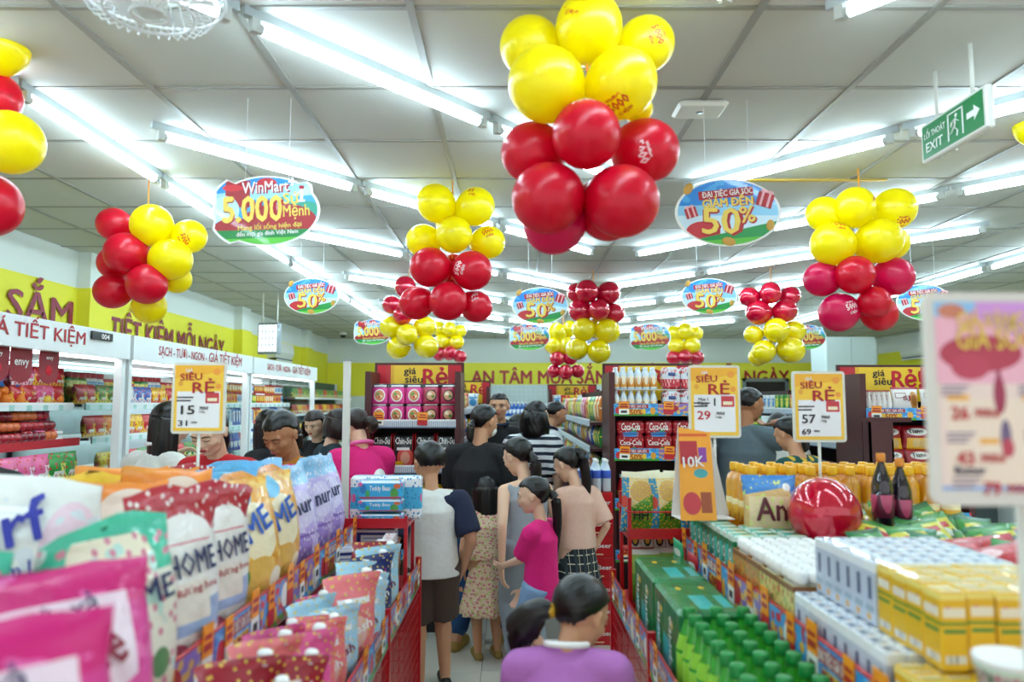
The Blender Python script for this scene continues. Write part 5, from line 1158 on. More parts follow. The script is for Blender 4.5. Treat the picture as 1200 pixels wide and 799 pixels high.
endcap('small far shelf end with sale header beyond the middle aisle', .52, 1.24, 10.4, [(1.5, 'w'), (1.2, 'w'), (.9, 'w')], 1.84)
# noodle packs, pink and black
def noodle(nm, base, l):
    o = thing('noodle_pack', '', 'noodle pack'); g = pouch(.118, .15, .05, 16, 8, .003, False, 8)
    b = g.build('bag_body', pmat('noodle_' + nm, base, l), o, planar=1); return o, g, b
o, g, b = noodle('pink', '#e33f95', [('rect', 0, .78, 1, 1, '#1a1418'), ('rect', .12, .82, .88, .92, '#d8d4d6'), ('ell', .5, .38, .34, .3, '#f2f0ea'), ('ell', .5, .38, .27, .24, '#d98a5a'), ('ell', .42, .44, .1, .08, '#6a9a3a'), ('ell', .6, .32, .1, .07, '#f0d9a0'), ('ell', .5, .3, .06, .05, '#c8302a')]); npk = Pool(o)
o, g, b = noodle('crimson', '#b52a52', [('rect', 0, .8, 1, 1, '#141014'), ('rect', .12, .84, .88, .92, '#d8d4d6'), ('ell', .5, .38, .34, .28, '#2a1a1a'), ('ell', .5, .38, .27, .22, '#d9a07a'), ('ell', .42, .44, .12, .08, '#e8dcc0'), ('ell', .62, .32, .1, .07, '#5a8a3a')]); npc = Pool(o)
o, g, b = noodle('black', '#141214', [('rect', 0, 0, .07, 1, '#c8202c'), ('rect', .93, 0, 1, 1, '#c8202c'), ('ell', .6, .3, .38, .3, '#e0524a'), ('ell', .6, .3, .22, .18, '#eaa08a'), ('rect', .1, .06, .5, .2, '#f0b020'), ('rect', .2, .52, .8, .6, '#e8e8e8')]); on_pouch(g, 'Chin-Su', .03, 0, .105, .09).build('lettering', m_wht, b); nbk = Pool(o)
for r_ in range(2):
    for j in range(2):
        for i in range(5):
            (npk if i < 3 else npc).put((-.94 + i * .122, YE + .07 + j * .1, 1.428 + r_ * .135), 0, '%s noodle pack on noodle stand, %s layer, %s line, %s from left' % ('pink' if i < 3 else 'crimson', ('lower', 'upper')[r_], ('front', 'back')[j], ORD[i]), 'noodle packs on the top shelf', 1.0, rot=(-.12 if r_ == 0 else -.3, 0, random.uniform(-.1, .1)))
for j in range(2):
    for i in range(4): nbk.put((-.92 + i * .152, YE + .08 + j * .1, 1.112), 0, 'black and red noodle pack on second shelf, %s line, %s from left' % (('front', 'back')[j], ORD[i]), 'black and red noodle packs', (1.25, 1, 1.6), rot=(-.06, 0, random.uniform(-.1, .1)))
row_along_x('bag', ['red', 'yellow'], -.98, -.4, YE + .1, .802, .12, 'on third shelf of noodle stand', 'packs low on the noodle stand', 2, 1.3)
# juice bottles (six-packs) and cola packs
def juice():
    o = thing('juice_bottle', '', 'juice bottle'); bottle_g(.026, .155, .013, .012, .68, 12, 0, 1, 2, lab=(.1, .66)).build('bottle', [m_clearp, pmat('juice_label', '#d9e6f2', [('rect', 0, 0, 1, .5, '#e8a040'), ('ell', .5, .5, .3, .3, '#f6ead0'), ('rect', .2, .7, .8, .85, '#4a78c0')]), m_wht], o); return Pool(o)
jp = juice()
for r_ in range(2):
    for j in range(2):
        for i in range(6): jp.put((.735 + i * .053, YE + .05 + j * .056, 1.502 + r_ * .165), 0, 'small orange juice bottle, %s layer, %s line, %s from left' % (('lower', 'upper')[r_], ('front', 'back')[j], ORD[i]), 'small orange juice bottles')
rp = box_proto('juice_pack', 'drink pack', .125, .1, .155, pmat('juice_wrap', '#dfe8f0', [('rect', 0, 0, 1, .45, '#c81e34'), ('dots', (6, 3, 1), .25, '#e8a0a0'), ('rect', .3, .6, .7, .75, '#4a6ab0'), ('ell', .12, .75, .06, .06, '#d84a3a')]), [('Nutri', .02, .005, .09, .05, m_navy, 'f')], .015)
for r_ in range(2):
    for i in range(2): rp.put((1.125 + i * .13, YE + .07, 1.502 + r_ * .165), 0, 'red and white yogurt drink pack, %s layer, %s one' % (('lower', 'upper')[r_], ('left', 'right')[i]), 'red and white drink packs')
G().box(.73, 1.31, YE + .02, YE + .16, 1.66, 1.664).build('divider_board', m_clearp, bpy.data.objects['shelf_end_display.001'])
cp = box_proto('cola_pack', 'cola pack', .19, .13, .155, pmat('cola_wrap', '#a80c1c', [('rect', 0, .88, 1, 1, '#7d0812'), ('ell', .62, .3, .1, .16, '#2f8f5a'), ('ell', .5, .1, .3, .12, '#4a90d0'), ('dots', (6, 3, 1), .12, '#e8a0a0')], bump=.3), [('Coca-Cola', .035, 0, .085, .15, m_wht, 'f')], .012)
cp2 = box_proto('cola_pack', 'cola pack', .19, .13, .06, pmat('cola_wrap', '#a80c1c', []), [('Coca-Cola', .03, 0, .02, .13, m_wht, 'f')], .01)
for i in range(3):
    cp.put((.83 + i * .196, YE + .08, 1.192), 0, 'red cola pack on second shelf, %s from left' % ORD[i], 'red cola packs'); cp2.put((.83 + i * .196, YE + .08, 1.349), 0, 'small red cola pack on top of the cola packs, %s from left' % ORD[i], 'red cola packs', (1, 1, 1.6))
row_along_x('bottle', ['red', 'green'], .74, 1.3, YE + .1, .852, .07, 'on third shelf of juice stand', 'bottles low on the juice stand', 3, 1.2)
# wafers and cookies
wf = pillow('wafer_pack', 'wafer pack', .19, .2, .05, pmat('pack_wafer', '#e9e6e2', [('ell', .78, .55, .16, .3, '#c8862e'), ('ell', .78, .55, .1, .2, '#9a5a1a'), ('rect', .12, .62, .5, .8, '#8a1530'), ('rect', .14, .64, .48, .78, '#ece6e2'), ('ell', .12, .12, .14, .12, '#b8142a'), ('rect', 0, .93, 1, 1, '#a81228')]), ('SJ', .03, .11, .05), m_pred)
for i in range(2): wf.put((2.80 + i * .205, YE + .09, 1.472), 0, 'white wafer pack facing front, %s one' % ('left', 'right')[i], 'white wafer packs', 1.05, rot=(-.08, 0, .05))
for i in range(6): wf.put((2.50 + i * .034, YE + .12 - i * .004, 1.472), 0, 'white wafer pack standing edge on, %s from left' % ORD[i], 'white wafer packs', .95, rot=(0, 0, 1.35))
ck = pillow('cookie_pack', 'cookie pack', .2, .165, .06, pmat('pack_cookie', '#a80f20', [('rect', .18, 0, 1, .48, '#f0b428'), ('ell', .55, .74, .34, .16, '#f4efe8'), ('ell', .5, .28, .14, .18, '#e2bd7a'), ('ell', .72, .26, .14, .18, '#d8ae68'), ('rect', 0, 0, .1, 1, '#8a0c1a')]), ('Tiano', .03, .112, .1), m_blk)
for r_ in range(2):
    for i in range(3): ck.put((2.66 + i * .2, YE + .06 + .03 * r_, 1.072 + r_ * .165), 0, 'red cookie pack, %s layer, %s from left' % (('lower', 'upper')[r_], ORD[i]), 'red cookie packs', 1.05, rot=(-.12, 0, random.uniform(-.08, .08)))
row_along_x('bag', ['yellow', 'green'], 2.5, 3.15, YE + .1, .752, .13, 'on third shelf of wafer stand', 'packs low on the wafer stand', 3, 1.5)
t = thing('card_box', 'brown upright display box at left side of cookie shelf', 'display box', (2.43, 5.02, 1.02)); G().box(0, .16, 0, .02, 0, .42).box(0, .012, 0, .1, 0, .42).box(.148, .16, 0, .1, 0, .3).box(0, .16, 0, .1, -.3, 0).build('box_walls', m_brown, t); G().box(-.005, .165, -.01, .11, -1.02, -.3).build('stand', m_black, t)
G().box(.0, .3, .02, .12, .42, .45).build('top_flap', m_brown, t)
# aisle shelving, seen along its length
def aisle(label, x, sgn, y0, y1, zs, back=.75):
    t = thing('aisle_shelving', label, 'shelving'); xb = x + sgn * .38; a, b_ = sorted((x, xb))
    G().box(min(xb, xb + sgn * .03), max(xb, xb + sgn * .03), y0, y1, 0, 1.7).build('back_panel', mat('shelf_back', '#2c1416', .6), t)
    for y in (y0, (y0 + y1) / 2, y1 - .03): G().box(min(xb, xb - sgn * .04), max(xb, xb - sgn * .04), y, y + .03, 0, 1.7).build('upright', m_brown, t)
    for z in zs:
        G().box(a, b_, y0, y1, z - .02, z).build('shelf', m_brown, t)
        n = int((y1 - y0) / .5)
        for k in range(n): G().box(x - sgn * .006 - .002, x - sgn * .006 + .002, y0 + k * (y1 - y0) / n + .003, y0 + (k + 1) * (y1 - y0) / n - .003, z - .035, z + .025).build('price_strip', m_stripw, t, planar=0)
    G().box(a + .02, b_, y0, y1, 0, .08).build('plinth', m_black, t); return t
aisle('snack shelving on the right of middle aisle, behind the water bottles', .60, 1, 5.65, 9.9, (.2, .55, .95, 1.22, 1.42))
aisle('shelving on the left of the middle aisle, behind noodle stand', -.42, -1, 5.65, 8.3, (.2, .55, .95, 1.25, 1.5))
aisle('shelving on the outer side behind wafer stand', 2.5, 1, 5.65, 9.5, (.2, .55, .95, 1.25, 1.5))
for l, (z, cs, kd, sc) in enumerate(((1.42, ['orange', 'green', 'yellow', 'pink', 'green', 'purple'], 'bag', 1.35), (1.22, ['green', 'blue', 'purple', 'yellow', 'white', 'orange'], 'bag', 1.1), (.95, ['green', 'yellow', 'white', 'red'], 'bag', 1.3))):
    row_along_y(kd, cs, .69, 5.7, 9.85, z + .001, .125, -PI / 2, 'on %s shelf right of middle aisle' % ORD[l], 'snack bags right of the middle aisle', 3, sc)
for l, (z, cs) in enumerate(((1.5, ['green', 'orange', 'red', 'yellow']), (1.25, ['yellow', 'blue', 'red', 'green']))):
    row_along_y('bag', cs, -.52, 5.7, 8.25, z + .001, .125, PI / 2, 'on %s shelf left of middle aisle' % ORD[l], 'snack bags left of the middle aisle', 2, 1.2)
for l, (z, cs) in enumerate(((1.5, ['green', 'white', 'red']), (1.25, ['orange', 'blue', 'white']), (.95, ['red', 'white']))):
    row_along_y('box', cs, 2.58, 5.7, 9.4, z + .001, .12, -PI / 2, 'on %s shelf behind the wafer stand' % ORD[l], 'boxes behind the wafer stand', 3, 1.2)
for l, (z, cs) in enumerate(((1.5, ['white', 'red', 'yellow']), (1.2, ['yellow', 'green', 'red']))):
    row_along_x('bag', cs, .58, 1.2, 10.5, z + .001, .12, 'on %s shelf of the far middle shelf end' % ORD[l], 'bags on far shelf ends', 1, 1.2); row_along_x('bag', cs[::-1], -.76, -.3, 8.7, z + .001, .12, 'on %s shelf of shelf end behind polo man' % ORD[l], 'bags on far shelf ends', 1, 1.2)
# bottles and posters by the back wall
t = thing('water_shelf', 'long white shelf of blue water bottles before the back wall grid', 'shelf', (0, 0, 0)); G().box(-1.7, 2.0, 14.7, 15.1, 1.26, 1.3).build('shelf', m_white, t); G().box(-1.7, 2.0, 14.8, 15.1, 0, 1.26).build('base', mat('pale_panel', '#cfdcd8', .6), t)
row_along_x('bottle', ['blue', 'white'], -1.6, .6, 14.8, 1.301, .08, 'on the back wall water shelf', 'water bottles at the back wall', 9, 1.6)
row_along_x('bag', ['red', 'blue', 'white', 'blue'], .75, 1.95, 14.85, 1.301, .3, 'on the right of water shelf', 'large packs at the back wall', 1, 3.0)
# counter and shelves at the right rear
t = thing('tall_cabinet', 'tall white cabinet standing before the lime wall at the right', 'cabinet', (5.6, 12.4, 0)); G().cbox(-.42, .42, -.3, .3, 0, 2.66, .01).build('body', mat('cabinet_white', '#cfdcd9', .45), t)
for s in (-1, 1): G().box(min(s * .41, s * .005), max(s * .41, s * .005), -.32, -.3, .1, 2.62).build('door', mat('cabinet_white', '#cfdcd9', .45), t)
for z in (1.86, 1.9, 1.94): G().box(-.3, .3, -.326, -.32, z, z + .012).build('vent_slot', m_grey, t)
def rack(label, x0, x1, y, zs, top, n='rack'):
    t = thing('goods_rack', label, 'rack'); 
    for x in (x0, x1 - .03): G().box(x, x + .03, y, y + .4, 0, top).build('upright', m_white, t)
    G().box(x0, x1, y + .38, y + .4, 0, top).build('back_panel', mat('rack_grey', '#5b6668', .6), t)
    for z in zs: G().box(x0, x1, y, y + .38, z - .03, z).build('shelf', m_white, t)
    return t
rack('white rack of orange bottles behind the wafer stand', 3.5, 4.6, 8.6, (.5, .8, 1.05, 1.36, 1.62, 1.8), 1.92)
for l, (z, cs, kd, sc) in enumerate(((1.62, ['white', 'green', 'red'], 'box', 1.0), (1.36, ['orange', 'orange', 'blue'], 'bottle', 1.15), (1.05, ['orange', 'red'], 'bottle', 1.3), (.8, ['white', 'orange', 'green'], 'bottle', 1.2))):
    row_along_x(kd, cs, 3.54, 4.56, 8.7, z + .001, .085, 'on %s shelf of right rear rack' % ORD[l], 'goods on the right rear rack', 3, sc)
rack('low grey rack of lilac and green boxes behind the man in grey', 2.55, 3.45, 9.9, (.5, .9, 1.28, 1.44), 1.5)
for l, (z, cs) in enumerate(((1.44, ['purple', 'green', 'white']), (1.28, ['white', 'purple', 'green']), (.9, ['white', 'green']))): row_along_x('box', cs, 2.6, 3.4, 10.0, z + .001, .1, 'on %s shelf of low grey rack' % ORD[l], 'boxes on the low grey rack', 2, 1.05)
rack('rack at right wall side with snack packs', 4.9, 6.4, 9.4, (.6, .95, 1.25, 1.5), 1.7)
for l, (z, cs) in enumerate(((1.5, ['green', 'yellow', 'blue']), (1.25, ['yellow', 'purple', 'red']))): row_along_x('bag', cs, 4.95, 6.35, 9.5, z + .001, .12, 'on %s shelf of far right rack' % ORD[l], 'bags on the far right rack', 2, 1.3)
rack('low rack of cooking packs between the oil and cookie stands', 1.5, 2.35, 6.6, (.5, .8, 1.12, 1.35), 1.45)
for l, (z, cs) in enumerate(((1.35, ['blue', 'yellow', 'green']), (1.12, ['yellow', 'purple', 'green']))): row_along_x('bag', cs, 1.55, 2.3, 6.7, z + .001, .12, 'on %s shelf of rack beyond oil bottles' % ORD[l], 'bags beyond the oil bottles', 2, 1.0)
# ================================================================== people
random.seed(5)
def skin_mat(name, c):
    m = mat(name, c, .5, noise=.06, nscale=12); b = m.node_tree.nodes['Principled BSDF']; b.inputs['Subsurface Weight'].default_value = .12; b.inputs['Subsurface Radius'].default_value = (.02, .008, .004); return m
sk1 = skin_mat('skin_light', '#e6bc9e'); sk2 = skin_mat('skin_tan', '#cd9874'); sk3 = skin_mat('skin_brown', '#b67e58')
m_hair = mat('hair_black', '#090706', .3, bump=.15, nscale=160, stretch=(1, 1, .1)); m_hairb = mat('hair_brown_black', '#22130e', .34, bump=.15, nscale=160, stretch=(1, 1, .12))
m_eye = mat('eye_white', '#e6e0da', .3); m_iris = mat('iris', '#1a100c', .2); m_lip = mat('lips', '#a85a52', .45); m_lipr = mat('lips_red', '#a0303a', .4); m_brow = mat('brow', '#1c1512', .7)
_ftex = bpy.data.textures.new('cloth_folds', 'CLOUDS'); _ftex.noise_scale = .16; _ftex.noise_depth = 1
def solid(g, name, m, parent, vox, smooth=4, folds=0, extra=None):
    o = g.build(name, m, parent)
    r = o.modifiers.new('weld', 'REMESH'); r.mode = 'VOXEL'; r.voxel_size = vox; r.use_smooth_shade = True
    s_ = o.modifiers.new('soften', 'SMOOTH'); s_.factor = .5; s_.iterations = smooth
    if folds:
        d_ = o.modifiers.new('folds', 'DISPLACE'); d_.texture = _ftex; d_.strength = folds; d_.mid_level = .5; d_.texture_coords = 'LOCAL'
    return o
def ik(a, b, la, lb, pole):
    d = b - a; L = min(d.length, (la + lb) * .999); d = d.normalized(); t = (la * la - lb * lb + L * L) / (2 * L); h = math.sqrt(max(la * la - t * t, 0))
    p = pole - d * pole.dot(d); p = p.normalized() if p.length > 1e-4 else Vector((0, 1, 0))
    return a + d * t + p * h, a + d * L
def V(*a): return Vector(a)
def person(label, pos, head_deg, H, top_m, bot_m, skin=sk1, child=False, lean=0, hp=0, hyaw=0, hroll=0, handL=None, handR=None, sleeve=.45, legs='pants', leg_len=1.0, hair='short', hair_m=None,
           footL=None, footR=None, shoe=m_black, vox=.009, build=1.0, female=False, face=True, top_hem=.50, collar=None, extra=None, skirt=None, tail=None, group=None, sleeve_m=None, mask=False, glasses=False, lips=None, smile=False, headk=1.0, nk=0):
    pos = (pos[0], pos[1]); Rw = Matrix.Rotation(-math.radians(head_deg), 3, 'Z')
    handL = handL[1] if 0 else (Rw @ (handL[0] - V(pos[0], pos[1], 0)) if isinstance(handL, tuple) else handL); handR = (Rw @ (handR[0] - V(pos[0], pos[1], 0)) if isinstance(handR, tuple) else handR)
    hair_m = hair_m or m_hair
    t = thing('person', label, 'person', (pos[0], pos[1], 0), math.radians(head_deg))
    hh = headk * H / (6.0 if child else 7.0); B = build; R_ = lambda v: v * H * B
    P = V(0, 0, .52 * H); a = lean
    def sp(z, y=0): return P + V(0, y * math.cos(a) + math.sin(a) * z, z * math.cos(a) - y * math.sin(a))
    nb = sp(.30 * H if not child else .275 * H); shz = nb + (sp(0) - sp(.05 * H)); sw = (.098 if female else .108) * H * B
    if child: sw = .098 * H * B
    shL, shR = shz + V(-sw, 0, 0), shz + V(sw, 0, 0)
    neck = nb + V(0, .012 * H + .02 * H * math.sin(a), .03 * H)
    Rh = Matrix.Rotation(hyaw, 4, 'Z') @ Matrix.Rotation(-hp, 4, 'X') @ Matrix.Rotation(hroll, 4, 'Y')
    neck = neck + V(0, 0, nk)
    HC = neck + Rh @ V(0, .10 * hh, .42 * hh)
    HM = Matrix.Translation(HC) @ Rh                          # head frame: +y face, z up, unit metres
    hand = {-1: handL, 1: handR}; la = .165 * H; lb = .15 * H; arms = {}
    for s, sh in ((-1, shL), (1, shR)):
        tgt = hand[s] if hand[s] is not None else V(s * (sw + .02 * H), .03 * H, .47 * H)
        el, wr = ik(sh, tgt, la, lb, V(s * .5, -1, -.3)); arms[s] = (sh, el, wr)
    lg = {}
    for s in (-1, 1):
        hip = P + V(s * .05 * H, 0, -.01 * H); ft = (footL if s < 0 else footR) or V(s * .055 * H, 0, 0); an = ft + V(0, -.01 * H, .045 * H)
        kn, an = ik(hip, an, .245 * H, .245 * H, V(0, 1, 0)); lg[s] = (hip, kn, an, ft)
    # ---- body, one continuous skin
    g = G()
    g.loft([(P + V(0, 0, -.05 * H), R_(.075), R_(.058)), (P, R_(.085), R_(.06)), (sp(.09 * H), R_(.07), R_(.052)), (sp(.2 * H), R_(.082), R_(.058)), (sp(.265 * H if not child else .24 * H), R_(.07), R_(.045))], 16)
    g.capsule(nb - V(0, 0, .02 * H), neck + Rh @ V(0, .02 * hh, .12 * hh), .034 * H * (1 if not child else .85), .031 * H * (1 if not child else .9))
    for s in (-1, 1):
        sh, el, wr = arms[s]; g.capsule(nb - V(0, 0, .03 * H), sh, R_(.032), R_(.028)); g.capsule(sh, el, R_(.028), R_(.021)); g.capsule(el, wr, R_(.021), R_(.0145))
        d = (wr - el).normalized(); side = V(s, 0, 0) - d * d.x * s; side = side.normalized() if side.length > .01 else V(0, 1, 0); nrm = d.cross(side).normalized()
        hs = H / 1.62 * (1.12 if child else 1); inn = V(0, 1, 0) - d * d.y; inn = inn.normalized() if inn.length > .1 else side
        fl = inn.cross(d).normalized()        # across-palm axis = inn, palm normal = fl
        if fl.x * s > 0: fl = -fl              # palm faces the body
        pc = wr + d * .05 * hs
        for k in (-1, -.33, .33, 1): g.capsule(wr + d * .01 * hs + inn * k * .013 * hs, wr + d * .082 * hs + inn * k * .027 * hs, .012 * hs, .0095 * hs, 8)
        for k, L_ in ((-1, .058), (-.36, .07), (.3, .074), (.95, .066)):
            b0 = wr + d * .085 * hs + inn * k * .028 * hs; d1 = (d * .9 + fl * .35).normalized(); b1 = b0 + d1 * L_ * .55 * hs; d2 = (d * .6 + fl * .8).normalized(); b2 = b1 + d2 * L_ * .5 * hs
            g.capsule(b0, b1, .0088 * hs, .008 * hs, 8); g.capsule(b1, b2, .008 * hs, .0068 * hs, 8)
        b0 = wr + d * .03 * hs + inn * .02 * hs; b1 = b0 + (d * .6 + inn * .7 + fl * .3).normalized() * .042 * hs; b2 = b1 + (d * .9 + inn * .15 + fl * .4).normalized() * .03 * hs
        g.capsule(b0, b1, .0105 * hs, .009 * hs, 8); g.capsule(b1, b2, .009 * hs, .0075 * hs, 8)
        hip, kn, an, ft = lg[s]; g.capsule(hip, kn, R_(.052), R_(.034)); g.capsule(kn, an, R_(.034), R_(.02)); m_ = kn.lerp(an, .3) + V(0, -.008 * H, 0); g.ball(tuple(m_), (R_(.032), R_(.035), .06 * H), 10, 8)
        g.capsule(ft + V(0, -.03 * H, .02 * H), ft + V(0, .075 * H, .014 * H), .02 * H, .017 * H); g.capsule(an, ft + V(0, -.015 * H, .025 * H), .02 * H, .02 * H)
    hq = lambda x, y, z: tuple(HM @ V(x * hh, y * hh, z * hh))
    def hball(c, r, n=18, m=12): g.ball((0, 0, 0), (r[0] * hh, r[1] * hh, r[2] * hh), n, m, 0, Matrix.Translation(HM @ V(c[0] * hh, c[1] * hh, c[2] * hh)) @ Rh)
    hball((0, -.03, .12), (.34, .42, .37)); hball((0, .09, -.08), (.29, .31, .33)); hball((0, .2, -.36), (.14, .13, .11)); hball((0, .12, -.28), (.225, .22, .16))
    hball((-.14, .25, -.1), (.13, .12, .11)); hball((.14, .25, -.1), (.13, .12, .11)); hball((0, .33, .08), (.24, .08, .1))
    g.capsule(hq(0, .36, .04), hq(0, .44, -.1), .032 * hh, .05 * hh, 8); hball((0, .41, -.12), (.075, .06, .05), 10, 8); hball((0, .36, -.235), (.1, .06, .05), 10, 8)
    for s in (-1, 1): hball((s * .345, -.02, -.03), (.035, .075, .12), 12, 8); hball((s * .36, -.05, .03), (.04, .06, .06), 8, 6)
    body = solid(g, 'body', skin, t, vox if vox < .009 else .0075, 3)
    if face:
        for s in (-1, 1):
            if hp >= .45:
                G().ball((0, 0, 0), (.066 * hh, .032 * hh, .03 * hh), 12, 8, 0, HM @ T(s * .135 * hh, .372 * hh, .018 * hh)).build('eyelid_skin', skin, t); G().tube([HM @ V(s * .075 * hh, .392 * hh, .0), HM @ V(s * .135 * hh, .405 * hh, -.012 * hh), HM @ V(s * .205 * hh, .366 * hh, 0)], .006 * hh, 6).build('eyelash', m_brow, t)
            e = G().ball((0, 0, 0), (.062 * hh, .03 * hh, .026 * hh), 12, 8, 0, HM @ T(s * .135 * hh, .372 * hh, .015 * hh)) if hp < .45 else G()
            if hp < .45: e.ball((0, 0, 0), (.026 * hh, .012 * hh, .025 * hh), 10, 6, 1, HM @ T(s * .135 * hh, .397 * hh, .012 * hh)); e.build('eye', [m_eye, m_iris], t) if e.v else None
            G().tube([HM @ V(s * .055 * hh, .402 * hh, .072 * hh), HM @ V(s * .14 * hh, .405 * hh, .1 * hh), HM @ V(s * .225 * hh, .35 * hh, .08 * hh)], [.014 * hh, .014 * hh, .008 * hh], 6).build('eyebrow', m_brow, t)
            if hp < .45: G().tube([HM @ V(s * .07 * hh, .402 * hh, .03 * hh), HM @ V(s * .135 * hh, .412 * hh, .044 * hh), HM @ V(s * .205 * hh, .372 * hh, .03 * hh)], .006 * hh, 6).build('eyelid', m_brow, t)
        G().ball((0, 0, 0), (.095 * hh, .03 * hh, .018 * hh), 12, 6, 0, HM @ T(0, .405 * hh, -.222 * hh)).ball((0, 0, 0), (.08 * hh, .03 * hh, .02 * hh), 12, 6, 0, HM @ T(0, .402 * hh, -.252 * hh)).build('mouth', lips or m_lip, t)
    # ---- hair: a groomed cap, then its kind
    def hm(hl, side, ex=1.0):
        ax = Vector(tail['pts'][0]) - Vector((0, -.03, .125)) if tail else Vector((0, -.35, .95)); ax.normalize(); q_ = ax.to_track_quat('Z', 'Y').inverted()
        amp = .4 if hair == 'crop' else 1
        def fn(d):
            az = math.atan2(d.x, d.y); front = math.cos(az); el = d.z
            lim = hl if front > .35 else (hl + (side - hl) * min(1, (.35 - front) / (1.1 if hair == 'pony' else .7))); lim += .03 * math.sin(az * 17) + .02 * math.sin(az * 41)
            e2 = q_ @ d; ph_ = math.atan2(e2.y, e2.x) + .04 * math.sin(e2.z * 4); fall = min(1, 1.3 * math.hypot(e2.x, e2.y))
            k = 1.0 + amp * fall * (.003 * math.sin(ph_ * 23) + .004 * math.sin(ph_ * 41 + 1) + .004 * math.sin(ph_ * 67))
            if el < lim: k *= max(.72, 1 - (lim - el) * 1.6)
            return k * ex
        return G().ball((0, 0, 0), (.372 * hh, .455 * hh, .402 * hh), 150, 64, 0, Matrix.Translation(HM @ V(0, -.03 * hh, .125 * hh)) @ Rh @ Matrix.Scale(1, 4), lambda d: fn(d))
    if hair == 'crop': hg = hm(.38, -.5, .97)
    elif hair == 'short': hg = hm(.28, -.62)
    elif hair == 'pony': hg = hm(.44, -.8, 1.0)
    else: hg = hm(.36, -.75, 1.03)
    if hair in ('bob', 'wavy', 'long'):
        L_ = {'bob': .62, 'wavy': .95, 'long': 1.5}[hair] * hh; rows = 12; n = 40; vs = []; fs = []
        for i in range(rows + 1):
            v = i / rows
            for k in range(n + 1):
                q = PI * (-.12 - .76 * 0) ; an_ = math.radians(-20 + 220 * k / n) + PI    # from right side over the back to left
                w_ = (.39 + .07 * math.sin(v * 3) * (1.5 if hair == 'wavy' else 1)) * hh * (1 - (.25 if hair == 'long' else 0) * v) + .012 * hh * math.sin(k * 1.9 + (4 * math.sin(v * 6) if hair == 'wavy' else 0))
                pz = .12 * hh - v * L_
                base = HM @ V(math.cos(an_) * w_, -.04 * hh + math.sin(an_) * w_ * 1.08, .12 * hh); vs.append(base + V(0, (-.06 * hh * v if hair != 'wavy' else -.02 * hh * math.sin(v * 9)), -v * L_))
        N_ = n + 1
        for i in range(rows):
            for k in range(n): fs.append((i * N_ + k, i * N_ + k + 1, (i + 1) * N_ + k + 1, (i + 1) * N_ + k))
        hg.add(vs, fs, 0, True)
    ho = hg.build('hair', hair_m, t)
    if hair in ('bob', 'wavy', 'long'):
        sd = ho.modifiers.new('thickness', 'SOLIDIFY'); sd.thickness = .012
    if tail:       # ponytail: list of points relative to the head frame (in hh), radii
        p00 = V(*tail['pts'][0]); Ry = Matrix.Rotation(hyaw, 4, 'Z') @ Matrix.Rotation(-hp * .25, 4, 'X'); pts = [HM @ (p00 * hh) + Ry @ ((V(*p) - p00) * hh) for p in tail['pts']]; rs = [r * hh for r in tail['r']]
        fine = []; fr2 = []
        for i in range(len(pts) - 1):
            for q in range(5): k = q / 5; fine.append(pts[i].lerp(pts[i + 1], k)); fr2.append(rs[i] + (rs[i + 1] - rs[i]) * k)
        fine.append(pts[-1]); fr2.append(rs[-1])
        for _ in range(4): fine = [fine[0]] + [(fine[i - 1] + fine[i] * 2 + fine[i + 1]) / 4 for i in range(1, len(fine) - 1)] + [fine[-1]]
        tg_ = G().tube(fine, fr2, 30)
        vv = []
        for i, v in enumerate(tg_.v):
            c = fine[i // 30]; k = 1 + .05 * math.sin((i % 30) * 2.5 + (i // 30) * .05) + .03 * math.sin((i % 30) * 5.3); vv.append(tuple(c + (Vector(v) - c) * k))
        tg_.v = vv; tg_.build('ponytail', hair_m, t)
        p0 = fine[1]; d0 = (fine[2] - fine[0]).normalized(); G().tube([p0 - d0 * .014, p0 - d0 * .005, p0 + d0 * .005, p0 + d0 * .014], [rs[0] * .85, rs[0] * 1.12, rs[0] * 1.12, rs[0] * .85], 14).build('hair_tie', tail.get('tie', m_black), t)
    # ---- top
    g = G(); hz = top_hem * H; zb = hz - .52 * H
    e_ = .011 * H / B
    tl = .262 * H if not child else .238 * H
    g.loft([(sp(zb), R_(.092) + e_, R_(.07) + e_), (sp(zb + .03 * H), R_(.091) + e_, R_(.068) + e_), (sp(.1 * H), R_(.08) + e_, R_(.058) + e_), (sp(.19 * H), R_(.09) + e_, R_(.062) + e_), (sp(tl - .015 * H), R_(.074) + e_ * .6, R_(.048) + e_ * .6), (sp(tl + .02 * H), R_(.042) + e_ * .5, R_(.036) + e_ * .5)], 24)
    sl = {}
    for s in (-1, 1):
        sh, el, wr = arms[s]; 
        if sleeve > 0.02:
            g.capsule(nb - V(0, 0, .03 * H), sh, R_(.03) + e_ * .3, R_(.033) + e_ * .6)
            if sleeve_m is None:
                end = sh.lerp(el, min(1, sleeve * 2)) if sleeve <= .5 else el
                g.tube([sh, sh.lerp(end, .5), end], [R_(.033) + e_, R_(.033) + e_ * 1.1, R_(.033) + e_ * (1.3 if sleeve <= .5 else .4)], 14)
                if sleeve > .5: g.tube([el, el.lerp(wr, (sleeve - .5) * 2)], [R_(.027) + e_ * .5, R_(.021) + e_ * .6], 14); g.ball(tuple(el), R_(.028) + e_ * .4, 10, 8)
        else: g.capsule(nb - V(0, 0, .04 * H), sh - V(s * .02 * H, 0, 0), R_(.03) + e_ * .3, R_(.03) + e_ * .3)
    top = solid(g, 'top' if not female else 'blouse', top_m, t, .009, 3, .012)
    top.name = 'shirt'
